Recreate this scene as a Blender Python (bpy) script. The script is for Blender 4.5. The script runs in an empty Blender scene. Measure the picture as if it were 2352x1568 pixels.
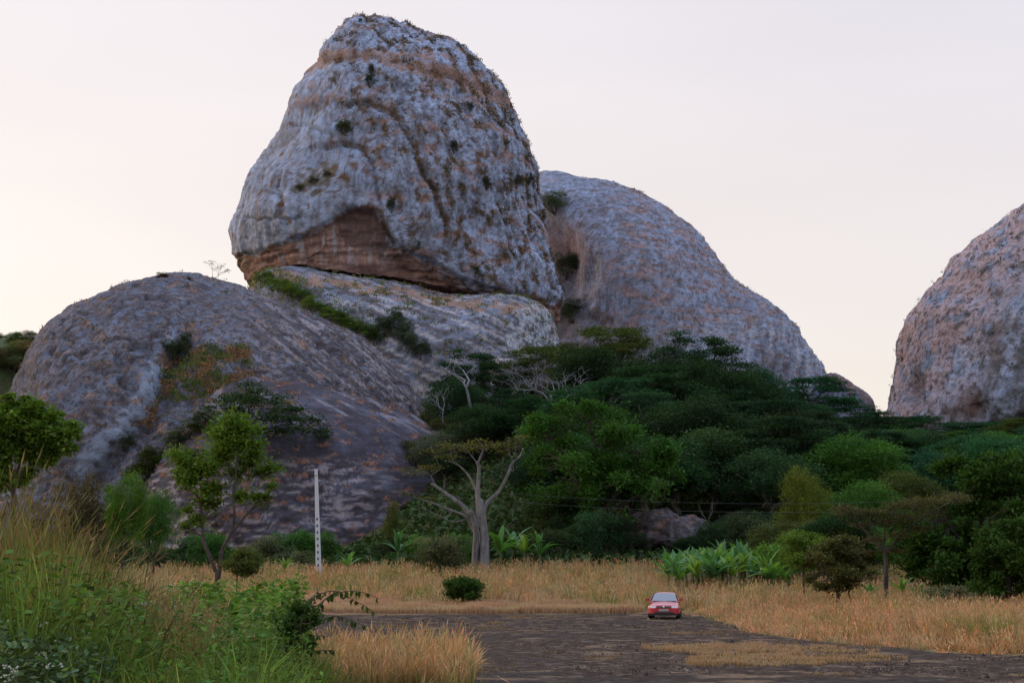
import bpy, math, random
import numpy as np

# ------------------------------------------------------------------ camera, sky, sun, exposure
sc = bpy.context.scene
C = sc.collection
HC = 2.6                                   # eye height above the rock pavement
FPX, CX, CY, HOR = 3267.0, 1176.0, 784.0, 1311.0
PITCH = math.atan((HOR - CY) / FPX)
cd = bpy.data.cameras.new('camera'); cam = bpy.data.objects.new('camera', cd); C.objects.link(cam)
cam.location = (0, 0, HC); cam.rotation_euler = (math.pi/2 + PITCH, 0, 0)
cd.sensor_width = 36; cd.lens = 50; cd.clip_start = 0.1; cd.clip_end = 12000
sc.camera = cam

SUN_EL, SUN_AZ = math.radians(9), math.radians(-72)      # azimuth from +Y towards +X
W = bpy.data.worlds.new('World'); sc.world = W; W.use_nodes = True
nt = W.node_tree; nt.nodes.clear()
def N(t, **k):
    n = nt.nodes.new(t)
    for a, b in k.items(): setattr(n, a, b)
    return n
L = nt.links.new
out = N('ShaderNodeOutputWorld'); add = N('ShaderNodeAddShader')
bg1 = N('ShaderNodeBackground'); bg2 = N('ShaderNodeBackground')
sky = N('ShaderNodeTexSky', sky_type='NISHITA'); sky.sun_disc = False
sky.sun_elevation = SUN_EL; sky.sun_rotation = SUN_AZ; sky.air_density = 1.0; sky.dust_density = 2.5; sky.ozone_density = 2.0
L(sky.outputs[0], bg1.inputs[0]); bg1.inputs[1].default_value = 0.05
# thin high haze veil over the whole dome: paler and warmer low and to the sunset side, bluer overhead
tc = N('ShaderNodeTexCoord'); sep = N('ShaderNodeSeparateXYZ'); L(tc.outputs['Generated'], sep.inputs[0])
ramp = N('ShaderNodeValToRGB'); L(sep.outputs['Z'], ramp.inputs[0])
cr = ramp.color_ramp; cr.interpolation = 'EASE'
cr.elements[0].position = 0.0; cr.elements[0].color = (0.64, 0.535, 0.455, 1)
cr.elements[1].position = 1.0; cr.elements[1].color = (0.74, 0.86, 1.16, 1)
for p_, c_ in ((0.10, (0.563, 0.477, 0.412, 1)), (0.22, (0.542, 0.469, 0.43, 1)), (0.40, (0.525, 0.474, 0.468, 1)), (0.65, (0.68, 0.72, 0.86, 1))):
    e = cr.elements.new(p_); e.color = c_
dot = N('ShaderNodeVectorMath', operation='DOT_PRODUCT'); L(tc.outputs['Generated'], dot.inputs[0])
dot.inputs[1].default_value = (math.sin(SUN_AZ), math.cos(SUN_AZ), 0.0)
mr = N('ShaderNodeMapRange'); L(dot.outputs['Value'], mr.inputs[0])
mr.inputs[1].default_value = -0.7; mr.inputs[2].default_value = 0.7; mr.inputs[3].default_value = 0.0; mr.inputs[4].default_value = 1.0
tint = N('ShaderNodeMix', data_type='RGBA', blend_type='MIX'); L(mr.outputs[0], tint.inputs[0])     # cooler away from the sunset, warmer towards it
tint.inputs[6].default_value = (0.90, 0.96, 1.08, 1); tint.inputs[7].default_value = (1.05, 1.02, 0.97, 1)
warm = N('ShaderNodeMix', data_type='RGBA', blend_type='MULTIPLY'); warm.inputs[0].default_value = 1.0
L(ramp.outputs[0], warm.inputs[6]); L(tint.outputs[2], warm.inputs[7])
mpg = N('ShaderNodeMapping'); L(tc.outputs['Generated'], mpg.inputs[0]); mpg.inputs['Scale'].default_value = (1.5, 1.5, 7); mpg.inputs['Rotation'].default_value = (0.2, 0.25, 0)
cn = N('ShaderNodeTexNoise'); L(mpg.outputs[0], cn.inputs[0]); cn.inputs['Scale'].default_value = 1.6; cn.inputs['Detail'].default_value = 5
cm = N('ShaderNodeMapRange'); L(cn.outputs[0], cm.inputs[0]); cm.inputs[1].default_value = 0.3; cm.inputs[2].default_value = 0.75
cm.inputs[3].default_value = 0.965; cm.inputs[4].default_value = 1.04
cl = N('ShaderNodeVectorMath', operation='SCALE'); L(warm.outputs[2], cl.inputs[0]); L(cm.outputs[0], cl.inputs['Scale'])
L(cl.outputs[0], bg2.inputs[0]); bg2.inputs[1].default_value = 1.0
L(bg1.outputs[0], add.inputs[0]); L(bg2.outputs[0], add.inputs[1]); L(add.outputs[0], out.inputs[0])

sd = bpy.data.lights.new('sun', 'SUN'); so = bpy.data.objects.new('sun', sd); C.objects.link(so)
sd.energy = 0.7; sd.angle = math.radians(14); sd.color = (1.0, 0.72, 0.5)
from mathutils import Vector
sv = Vector((math.sin(SUN_AZ)*math.cos(SUN_EL), math.cos(SUN_AZ)*math.cos(SUN_EL), math.sin(SUN_EL)))
so.rotation_euler = sv.to_track_quat('Z', 'Y').to_euler()

vs = sc.view_settings; vs.view_transform = 'Standard'; vs.look = 'None'; vs.exposure = 0.58; vs.gamma = 1.0; vs.use_curve_mapping = False
sc.display_settings.display_device = 'sRGB'
sc.cycles.max_bounces = 6; sc.cycles.diffuse_bounces = 3; sc.cycles.transmission_bounces = 3; sc.cycles.glossy_bounces = 2

# ------------------------------------------------------------------ helpers
RNG = np.random.default_rng(11)
ca, sa = math.cos(PITCH), math.sin(PITCH)
def at(px, py, Y):
    """world point on the view ray of a photo pixel (2352 wide) at forward distance Y"""
    v0 = (np.asarray(px, float) - CX)/FPX; v2 = (CY - np.asarray(py, float))/FPX
    y = ca - sa*v2; z = sa + ca*v2
    k = Y/y
    return np.stack([v0*k, np.broadcast_to(Y, np.shape(k))*1.0, HC + z*k], -1)
def proj(P):
    x = P[..., 0]; y = P[..., 1]; z = P[..., 2] - HC
    f = ca*y + sa*z; u = -sa*y + ca*z
    return CX + FPX*x/f, CY - FPX*u/f

_perm = np.random.default_rng(5).permutation(256).astype(np.int32)
_perm = np.concatenate([_perm, _perm, _perm])
_g = np.random.default_rng(6).normal(size=(256, 3)); _g = (_g/np.linalg.norm(_g, axis=1)[:, None]).astype(np.float32)
def noise(P, seed=0):
    P = np.asarray(P, np.float32) + np.float32(seed*17.31)
    i = np.floor(P).astype(np.int32); f = P - i; i &= 255
    u = f*f*f*(f*(f*6 - 15) + 10)
    res = None; out_ = np.zeros(len(P), np.float32)
    for dx in (0, 1):
        wx = u[:, 0] if dx else 1 - u[:, 0]
        a = _perm[(i[:, 0] + dx) & 255]
        for dy in (0, 1):
            wy = u[:, 1] if dy else 1 - u[:, 1]
            b = _perm[a + ((i[:, 1] + dy) & 255)]
            for dz in (0, 1):
                wz = u[:, 2] if dz else 1 - u[:, 2]
                g = _g[_perm[b + ((i[:, 2] + dz) & 255)]]
                out_ += wx*wy*wz*(g[:, 0]*(f[:, 0]-dx) + g[:, 1]*(f[:, 1]-dy) + g[:, 2]*(f[:, 2]-dz))
    return out_*1.6
def fbm(P, scale, octs=4, seed=0, gain=0.5):
    P = np.asarray(P, np.float32)/np.asarray(scale, np.float32)
    a, s, tot = 1.0, 0.0, 0.0
    for o in range(octs):
        s = s + a*noise(P*(2.03**o), seed + o*3); tot += a; a *= gain
    return s/tot*2.0
def sstep(a, b, x): 
    t = np.clip((x - a)/(b - a), 0, 1); return t*t*(3 - 2*t)
def mixc(c1, c2, t): return c1*(1 - t[:, None]) + np.asarray(c2, float)*t[:, None]
def th(v, a, b): return sstep(a, b, v)
def interp(x, pts):
    pts = np.asarray(pts, float); return np.interp(x, pts[:, 0], pts[:, 1])
def inpoly(px, py, poly):
    poly = np.asarray(poly, float); c = np.zeros(np.shape(px), bool)
    for i in range(len(poly)):
        x1, y1 = poly[i]; x2, y2 = poly[i-1]
        if y1 == y2: continue
        c ^= ((y1 > py) != (y2 > py)) & (px < (x2-x1)*(py-y1)/(y2-y1) + x1)
    return c
def polydist(px, py, line):
    """distance to a polyline, and signed side of the nearest piece"""
    line = np.asarray(line, float); best = np.full(np.shape(px), 1e9); side = np.zeros(np.shape(px))
    for (x1, y1), (x2, y2) in zip(line[:-1], line[1:]):
        dx, dy = x2-x1, y2-y1; t = np.clip(((px-x1)*dx + (py-y1)*dy)/(dx*dx+dy*dy), 0, 1)
        ex, ey = px-(x1+t*dx), py-(y1+t*dy); d = np.hypot(ex, ey)
        m = d < best; best = np.where(m, d, best); side = np.where(m, np.sign(dx*ey - dy*ex), side)
    return best, side

def mesh_np(name, V, faces, mat, col=None, smooth=False, alpha=1.0):
    """faces: list of (n,k) index arrays"""
    me = bpy.data.meshes.new(name); V = np.asarray(V, np.float32)
    faces = [np.asarray(f, np.int32) for f in faces if len(f)]
    me.vertices.add(len(V)); me.vertices.foreach_set('co', V.ravel())
    tot = np.concatenate([np.full(len(f), f.shape[1], np.int32) for f in faces])
    idx = np.concatenate([f.ravel() for f in faces])
    me.loops.add(len(idx)); me.loops.foreach_set('vertex_index', idx)
    me.polygons.add(len(tot)); me.polygons.foreach_set('loop_start', np.concatenate([[0], np.cumsum(tot)[:-1]]).astype(np.int32))
    me.polygons.foreach_set('use_smooth', np.full(len(tot), smooth, bool))
    if col is not None:
        a = me.attributes.new('col', 'FLOAT_COLOR', 'POINT')
        c4 = np.ones((len(V), 4), np.float32); col = np.asarray(col); c4[:, :3] = col[:, :3]; c4[:, 3] = alpha if col.shape[1] == 3 else col[:, 3]; a.data.foreach_set('color', c4.ravel())
    me.update(calc_edges=True); me.validate()
    if mat is not None: me.materials.append(mat)
    return me
def link(name, me, parent=None, label=None, cat=None, group=None, kind=None, loc=None, color=None):
    o = bpy.data.objects.new(name, me); C.objects.link(o)
    if parent is not None: o.parent = parent
    if label: o['label'] = label
    if cat: o['category'] = cat
    if group: o['group'] = group
    if kind: o['kind'] = kind
    if loc is not None: o.location = loc
    if color is not None: o.color = (*color, 1)
    return o
def thing(name, label, cat, loc=(0, 0, 0), rz=0.0, group=None, scale=(1, 1, 1)):
    o = link(name, None, None, label, cat, group, None, loc)
    o.rotation_euler = (0, 0, rz); o.scale = scale; o.empty_display_size = 0.3
    return o
class MB:
    """collects pieces into one mesh"""
    def __init__(s): s.V = []; s.F = {}; s.C = []; s.n = 0
    def add(s, V, faces, col=None):
        V = np.asarray(V, float)
        for f in faces:
            f = np.asarray(f, int)
            if len(f): s.F.setdefault(f.shape[1], []).append(f + s.n)
        s.V.append(V); s.n += len(V)
        s.C.append(np.broadcast_to(np.asarray((1, 1, 1) if col is None else col, float), (len(V), 3)))
        return s
    def mesh(s, name, mat, smooth=False):
        return mesh_np(name, np.concatenate(s.V), [np.concatenate(f) for f in s.F.values()], mat, np.concatenate(s.C), smooth)
def tube(pts, rad, n=7, cap=True, flute=0.):
    pts = np.asarray(pts, float); rad = np.broadcast_to(np.asarray(rad, float), (len(pts),))
    d = np.gradient(pts, axis=0); d /= np.linalg.norm(d, axis=1)[:, None] + 1e-9
    ref = np.array([0.31, 0.9, 0.2]) if abs(d[0][2]) > .5 else np.array([0, 0, 1.0])
    V = []
    for p, t, r in zip(pts, d, rad):
        a = np.cross(t, ref); a /= np.linalg.norm(a) + 1e-9; b = np.cross(t, a)
        an = np.arange(n)*2*math.pi/n
        if flute: r = r*(1 + flute*np.sin(an*5 + len(V)*.15) + flute*.6*np.sin(an*3 + 1 + len(V)*.4))[:, None]
        V.append(p + r*(np.cos(an)[:, None]*a + np.sin(an)[:, None]*b))
    V = np.concatenate(V); m = len(pts); i = np.arange(m-1)[:, None]*n; j = np.arange(n)[None]; k = (j+1) % n
    Q = np.stack([i+j, i+k, i+n+k, i+n+j], -1).reshape(-1, 4)
    fs = [Q]
    if cap:
        V = np.concatenate([V, pts[-1:] + d[-1:]*rad[-1]*.5]); e = (m-1)*n
        fs.append(np.stack([e + np.arange(n), e + (np.arange(n)+1) % n, np.full(n, len(V)-1)], -1))
    return V, fs
def smoothpath(pts, k=4):
    """Catmull-Rom through points"""
    p = np.asarray(pts, float); p = np.concatenate([2*p[:1]-p[1:2], p, 2*p[-1:]-p[-2:-1]]); o = []
    for i in range(1, len(p)-2):
        for t in np.arange(k)/k:
            a, b, c, d = p[i-1:i+3]
            o.append(.5*((2*b) + (c-a)*t + (2*a-5*b+4*c-d)*t*t + (3*b-a-3*c+d)*t**3))
    o.append(p[-2]); return np.array(o)
def boxv(cx, cy, cz, sx, sy, sz):
    V = np.array([[x, y, z] for z in (-.5, .5) for y in (-.5, .5) for x in (-.5, .5)])*(sx, sy, sz) + (cx, cy, cz)
    return V, [np.array([[0, 2, 3, 1], [4, 5, 7, 6], [0, 1, 5, 4], [2, 6, 7, 3], [0, 4, 6, 2], [1, 3, 7, 5]])]

# ------------------------------------------------------------------ materials
def newmat(name):
    m = bpy.data.materials.new(name); m.use_nodes = True; t = m.node_tree; t.nodes.clear()
    o = t.nodes.new('ShaderNodeOutputMaterial')
    def n(ty, **k):
        x = t.nodes.new(ty)
        for a, b in k.items(): setattr(x, a, b)
        return x
    return m, t, n, t.links.new, o
def principled(name, color, rough=0.6, metal=0.0, coat=0.0, spec=0.5, ior=1.5):
    m, t, n, l, o = newmat(name); p = n('ShaderNodeBsdfPrincipled')
    nz = n('ShaderNodeTexNoise'); nz.inputs['Scale'].default_value = 9; nz.inputs['Detail'].default_value = 4
    r = n('ShaderNodeMapRange'); l(nz.outputs[0], r.inputs[0]); r.inputs[3].default_value = .86; r.inputs[4].default_value = 1.1
    v = n('ShaderNodeVectorMath', operation='SCALE'); v.inputs[0].default_value = color[:3]; l(r.outputs[0], v.inputs['Scale'])
    l(v.outputs[0], p.inputs['Base Color']); p.inputs['Roughness'].default_value = rough; p.inputs['Metallic'].default_value = metal
    p.inputs['Coat Weight'].default_value = coat; p.inputs['IOR'].default_value = ior; p.inputs['Specular IOR Level'].default_value = spec
    l(p.outputs[0], o.inputs[0]); return m
def attr_mat(name, rough=0.9, fine=(1.6, 5.0), lo=0.7, hi=1.3, bump=0.35, bumpd=0.4, use_obj=False, stretch=(1, 1, 1), spec=.2, speck=None):
    """albedo from the mesh's colour attribute, broken up by two scales of noise, with bump"""
    m, t, n, l, o = newmat(name); p = n('ShaderNodeBsdfPrincipled'); p.inputs['Roughness'].default_value = rough; p.inputs['Specular IOR Level'].default_value = spec
    a = n('ShaderNodeAttribute', attribute_name='col'); g = n('ShaderNodeTexCoord'); mp = n('ShaderNodeMapping'); l(g.outputs['Object'], mp.inputs[0]); mp.inputs['Scale'].default_value = stretch
    n1 = n('ShaderNodeTexNoise'); n1.inputs['Scale'].default_value = fine[0]; n1.inputs['Detail'].default_value = 6; n1.inputs['Roughness'].default_value = .65; l(mp.outputs[0], n1.inputs[0])
    r = n('ShaderNodeMapRange'); l(n1.outputs[0], r.inputs[0]); r.inputs[1].default_value = .3; r.inputs[2].default_value = .7; r.inputs[3].default_value = lo; r.inputs[4].default_value = hi
    v = n('ShaderNodeVectorMath', operation='SCALE'); l(a.outputs['Color'], v.inputs[0]); l(r.outputs[0], v.inputs['Scale'])
    src = v.outputs[0]
    for sc_, lo_, hi_, tint_, sd_ in (speck or ()):          # small pits and tufts: crisp dark or tan spots, as many as the mesh asks for (alpha)
        mq = n('ShaderNodeMapping'); l(g.outputs['Object'], mq.inputs[0]); mq.inputs['Location'].default_value = (sd_, sd_*.7, -sd_); mq.inputs['Scale'].default_value = (1, 1, 1.15)
        q = n('ShaderNodeTexNoise'); q.inputs['Scale'].default_value = sc_; q.inputs['Detail'].default_value = 3; q.inputs['Roughness'].default_value = .6; l(mq.outputs[0], q.inputs[0])
        rr = n('ShaderNodeMapRange', interpolation_type='SMOOTHSTEP'); l(q.outputs[0], rr.inputs[0]); rr.inputs[1].default_value = lo_; rr.inputs[2].default_value = hi_
        ml = n('ShaderNodeMath', operation='MULTIPLY'); l(rr.outputs[0], ml.inputs[0]); l(a.outputs['Alpha'], ml.inputs[1])
        mi = n('ShaderNodeMix', data_type='RGBA'); l(ml.outputs[0], mi.inputs[0]); l(src, mi.inputs[6]); mi.inputs[7].default_value = (*tint_, 1); src = mi.outputs[2]
    if use_obj:
        oi = n('ShaderNodeObjectInfo'); mm = n('ShaderNodeVectorMath', operation='MULTIPLY'); l(src, mm.inputs[0]); l(oi.outputs['Color'], mm.inputs[1]); src = mm.outputs[0]
    l(src, p.inputs['Base Color'])
    if bump:
        n2 = n('ShaderNodeTexNoise'); n2.inputs['Scale'].default_value = fine[1]; n2.inputs['Detail'].default_value = 4; l(mp.outputs[0], n2.inputs[0])
        ad = n('ShaderNodeMath', operation='ADD'); l(n1.outputs[0], ad.inputs[0]); l(n2.outputs[0], ad.inputs[1])
        b = n('ShaderNodeBump'); b.inputs['Strength'].default_value = bump; b.inputs['Distance'].default_value = bumpd
        l(ad.outputs[0], b.inputs['Height']); l(b.outputs[0], p.inputs['Normal'])
    l(p.outputs[0], o.inputs[0]); return m
def leaf_mat(name, trans=0.3, use_obj=True, spec=0.08, rough=0.7):
    m, t, n, l, o = newmat(name)
    a = n('ShaderNodeAttribute', attribute_name='col'); src = a.outputs['Color']
    if use_obj:
        oi = n('ShaderNodeObjectInfo'); mm = n('ShaderNodeVectorMath', operation='MULTIPLY'); l(src, mm.inputs[0]); l(oi.outputs['Color'], mm.inputs[1]); src = mm.outputs[0]
    p = n('ShaderNodeBsdfPrincipled'); p.inputs['Roughness'].default_value = rough; p.inputs['Specular IOR Level'].default_value = spec; l(src, p.inputs['Base Color'])
    tr = n('ShaderNodeBsdfTranslucent'); hs = n('ShaderNodeVectorMath', operation='MULTIPLY'); l(src, hs.inputs[0]); hs.inputs[1].default_value = (1.25, 1.35, .7); l(hs.outputs[0], tr.inputs[0])
    mx = n('ShaderNodeMixShader'); mx.inputs[0].default_value = trans; l(p.outputs[0], mx.inputs[1]); l(tr.outputs[0], mx.inputs[2]); l(mx.outputs[0], o.inputs[0]); return m

M_ROCK = attr_mat('weathered_rock', 0.92, (0.5, 1.6), 0.84, 1.14, 0.5, 0.6, spec=.08, speck=((.62, .555, .60, (.055, .048, .052), 0), (.95, .575, .62, (.05, .045, .045), 31), (.5, .62, .66, (.20, .13, .085), 77)))
M_GROUND = attr_mat('soil', 1.0, (0.8, 4.0), 0.7, 1.3, 0.4, 0.1, spec=.03)
M_SLAB = attr_mat('rock_pavement', 1.0, (5.0, 14.0), 0.65, 1.38, 0.8, 0.04, stretch=(1, 1.0, 1), spec=.03)
M_LEAF = leaf_mat('foliage')
M_GRASS = leaf_mat('grass_blades', 0.3, use_obj=False, spec=0.1, rough=.8)
M_TUFT = leaf_mat('rock_tufts', 0.15, use_obj=False, spec=0.1, rough=.8)
M_BARK = attr_mat('bark', 0.9, (2.2, 9.0), 0.45, 1.5, 0.9, 0.08, use_obj=True, stretch=(1, 1, .35))
# ------------------------------------------------------------------ terrain
def zt(x, y):
    x = np.asarray(x, float); y = np.asarray(y, float)
    f = interp(y, [(-9000, 0), (80, 0), (95, .25), (110, .65), (150, 2.5), (170, 4.2), (200, 10), (250, 21), (300, 32), (350, 41), (420, 52), (480, 60), (600, 62), (1200, 40), (2500, 10), (9000, 0)])
    u = x/np.maximum(y, 20)
    g = interp(u, [(-.5, .25), (-.2, .22), (-.12, .3), (-.05, .75), (0, 1), (.12, 1), (.22, .8), (.36, .72), (.6, .6)])
    k = sstep(150, 215, y)
    z = f*(1 - k + k*g)
    # grassy bank on the near left
    z = z + 0.75*np.exp(-(((x + 4.5)/3.6)**2 + ((y - 13)/9.0)**2))
    z = z + .85*np.exp(-(((x + 12.6)/2.6)**2 + ((y - 97)/4.0)**2))
    big = np.sin(x*.071 + 1.3)*np.sin(y*.053)*.5 + np.sin(x*.19 + y*.13)*.22
    return z + big*sstep(95, 220, y)
def zt1(x, y): return float(zt(np.array([x]), np.array([y]))[0])

def ground_color(P):
    x, y = P[:, 0], P[:, 1]
    n1 = fbm(P, 9, 4, 2); n2 = fbm(P, 2.2, 3, 5)
    c = np.tile(np.array([.21, .135, .075]), (len(P), 1))                    # dry straw litter over brown soil
    c = mixc(c, (.10, .105, .04), np.clip(n1*1.2 + .25, 0, 1)*.7)
    c = mixc(c, (.26, .15, .09), np.clip(n2*1.3, 0, 1)*.6)
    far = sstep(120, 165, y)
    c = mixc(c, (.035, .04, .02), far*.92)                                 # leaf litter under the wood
    # red earth mound left of the pavement
    m = np.exp(-(((x + 12.6)/3.4)**2 + ((y - 96)/6.0)**2))
    c = mixc(c, (.36, .17, .09), np.clip(m*2.2, 0, 1)*np.clip(.8 + n2, 0, 1))
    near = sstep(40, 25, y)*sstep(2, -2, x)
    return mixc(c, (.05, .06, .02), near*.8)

ang = np.concatenate([np.linspace(-24, 24, 280), np.linspace(24.8, 335.2, 96)])*math.pi/180
rad = np.concatenate([np.geomspace(1.2, 60, 90), np.geomspace(61, 640, 150), np.geomspace(680, 9000, 24)])
A, Rr = np.meshgrid(ang, rad)
P = np.stack([Rr*np.sin(A), Rr*np.cos(A), np.zeros_like(A)], -1).reshape(-1, 3)
P[:, 2] = zt(P[:, 0], P[:, 1])
P[:, 2] += fbm(P*(1, 1, 0), 3.0, 3, 9)*.12*sstep(90, 100, np.hypot(P[:, 0], P[:, 1])) 
na, nr = len(ang), len(rad)
i = np.arange(nr-1)[:, None]*na; j = np.arange(na)[None]; k = (j+1) % na
Q = np.stack([i+j, i+na+j, i+na+k, i+k], -1).reshape(-1, 4)
P = np.concatenate([P, [[0, 0, zt1(0, 0)]]])
T = np.stack([np.full(na, len(P)-1), np.arange(na), (np.arange(na)+1) % na], -1)
# the sheet dips a little below the rock pavement
from_px = lambda pts: [tuple(at(a, b, 2.6*FPX/max(b - HOR, 1))[:2]) for a, b in pts]
def gp(px, py):
    """flat-ground point under a photo pixel"""
    v = np.array([(px-CX)/FPX, 0, 0]); v2 = (CY-py)/FPX
    y = ca - sa*v2; z = sa + ca*v2; k = -HC/z
    return (v[0]*k, y*k)
SLAB = [gp(*q) for q in ((560, 1409), (720, 1410), (900, 1412), (1100, 1413), (1300, 1412), (1440, 1413), (1490, 1408), (1580, 1408), (1640, 1420), (1690, 1436), (1740, 1452), (1800, 1463), (1900, 1474), (2030, 1486), (2140, 1494), (2180, 1503), (2330, 1503), (2600, 1504))] + [(30, 20), (-1.5, 20), (-4.6, 33), (-11, 60)]
SLAB = np.array(SLAB)
def slab_mask(x, y):
    ins = inpoly(x, y, SLAB); d, _ = polydist(x, y, np.vstack([SLAB, SLAB[:1]]))
    return np.where(ins, d, -d)
sm = slab_mask(P[:, 0], P[:, 1])
P[:, 2] -= .16*sstep(.3, 1.2, sm)
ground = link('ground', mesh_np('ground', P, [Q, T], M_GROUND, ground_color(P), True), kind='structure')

# dark rock pavement in the clearing: low, laminated, cracked
gx = np.arange(-14, 34, .135); gy = np.concatenate([np.arange(24, 60, .15), np.arange(60, 90, .24)])
X, Y = np.meshgrid(gx, gy); S = np.stack([X.ravel(), Y.ravel(), np.zeros(X.size)], -1)
jit = fbm(S, 1.6, 3, 31)*.5
m = slab_mask(S[:, 0], S[:, 1]) + jit
n_lam = fbm(S*(1, .8, 1), (.8, .8, 1), 4, 12, .6); n_big = fbm(S, 6, 3, 14); n_pl = fbm(S*(1, 1.2, 1), (1.5, 1.2, 1), 5, 18, .62)
plate = np.floor(n_pl*4)/4                                                     # flaking plates with small risers
z = .05 + .018*plate + .016*n_lam + .05*n_big + .018*noise(S/(.26, .3, 1), 4)
z = np.where(m > 0, z*sstep(0, .8, m) + .02 - .05*(1-sstep(0, .5, m)), -.3)
pool = np.exp(-((np.hypot((S[:, 0]-gp(1908, 1508)[0])/1.5, (S[:, 1]-gp(1908, 1508)[1])/1.5))**4)); z = z*(1-pool) + .0*pool
cp_ = gp(1528, 1421); pk = np.exp(-((np.hypot((S[:, 0]-cp_[0])/1.7, (S[:, 1]-cp_[1]-.2)/3.4))**6)); z = z*(1-pk) + .05*pk
S[:, 2] = z
nxg, nyg = len(gx), len(gy)
i = np.arange(nyg-1)[:, None]*nxg; j = np.arange(nxg-1)[None]
Qs = np.stack([i+j, i+j+1, i+nxg+j+1, i+nxg+j], -1).reshape(-1, 4)
keep = (m[Qs] > -.25).any(1)
Qs = Qs[keep]; used = np.unique(Qs); mp_ = np.zeros(len(S), int); mp_[used] = np.arange(len(used))
S = S[used]; Qs = mp_[Qs]; nl = n_lam[used]; nb = n_big[used]; npl = n_pl[used]
f1 = fbm(S, (.30, .5, 1), 3, 27, .7); f2 = fbm(S, (.6, .9, 1), 4, 28, .7)
colS = np.tile(np.array([.078, .053, .038]), (len(S), 1))
colS = mixc(colS, (.115, .080, .058), th(f2, .0, .4)*.5)
colS = mixc(colS, (.035, .029, .027), th(f1 + .3*npl, .08, .4)*.75)
colS = mixc(colS, (.19, .145, .115), th(fbm(S, (.6, .4, 1), 4, 29, .65), .26, .46)*.75)
colS = mixc(colS, (.062, .050, .044), th(nb, .1, .5)*.5)
colS = mixc(colS, (.24, .16, .10), th(fbm(S, (2.2, 1.3, 1), 4, 23), .36, .6)*.7)
colS = colS*.78
rock_ground = link('rock_ground', mesh_np('rock_ground', S, [Qs], M_SLAB, colS, True), kind='structure')

# shallow rain pool on the pavement
pc = gp(1908, 1508); an = np.linspace(0, 2*math.pi, 40, endpoint=False)
rr = 1 + .18*np.sin(an*3 + 1) + .1*np.sin(an*5)
pv = np.stack([pc[0] + 1.0*rr*np.cos(an), pc[1] + .9*rr*np.sin(an), np.full(40, .055)], -1)
M_WATER = principled('water', (.05, .05, .05), .04)
link('puddle', mesh_np('puddle', np.vstack([pv, [[*pc, .055]]]), [np.stack([np.arange(40), (np.arange(40)+1) % 40, np.full(40, 40)], -1)], M_WATER), kind='structure')

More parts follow.
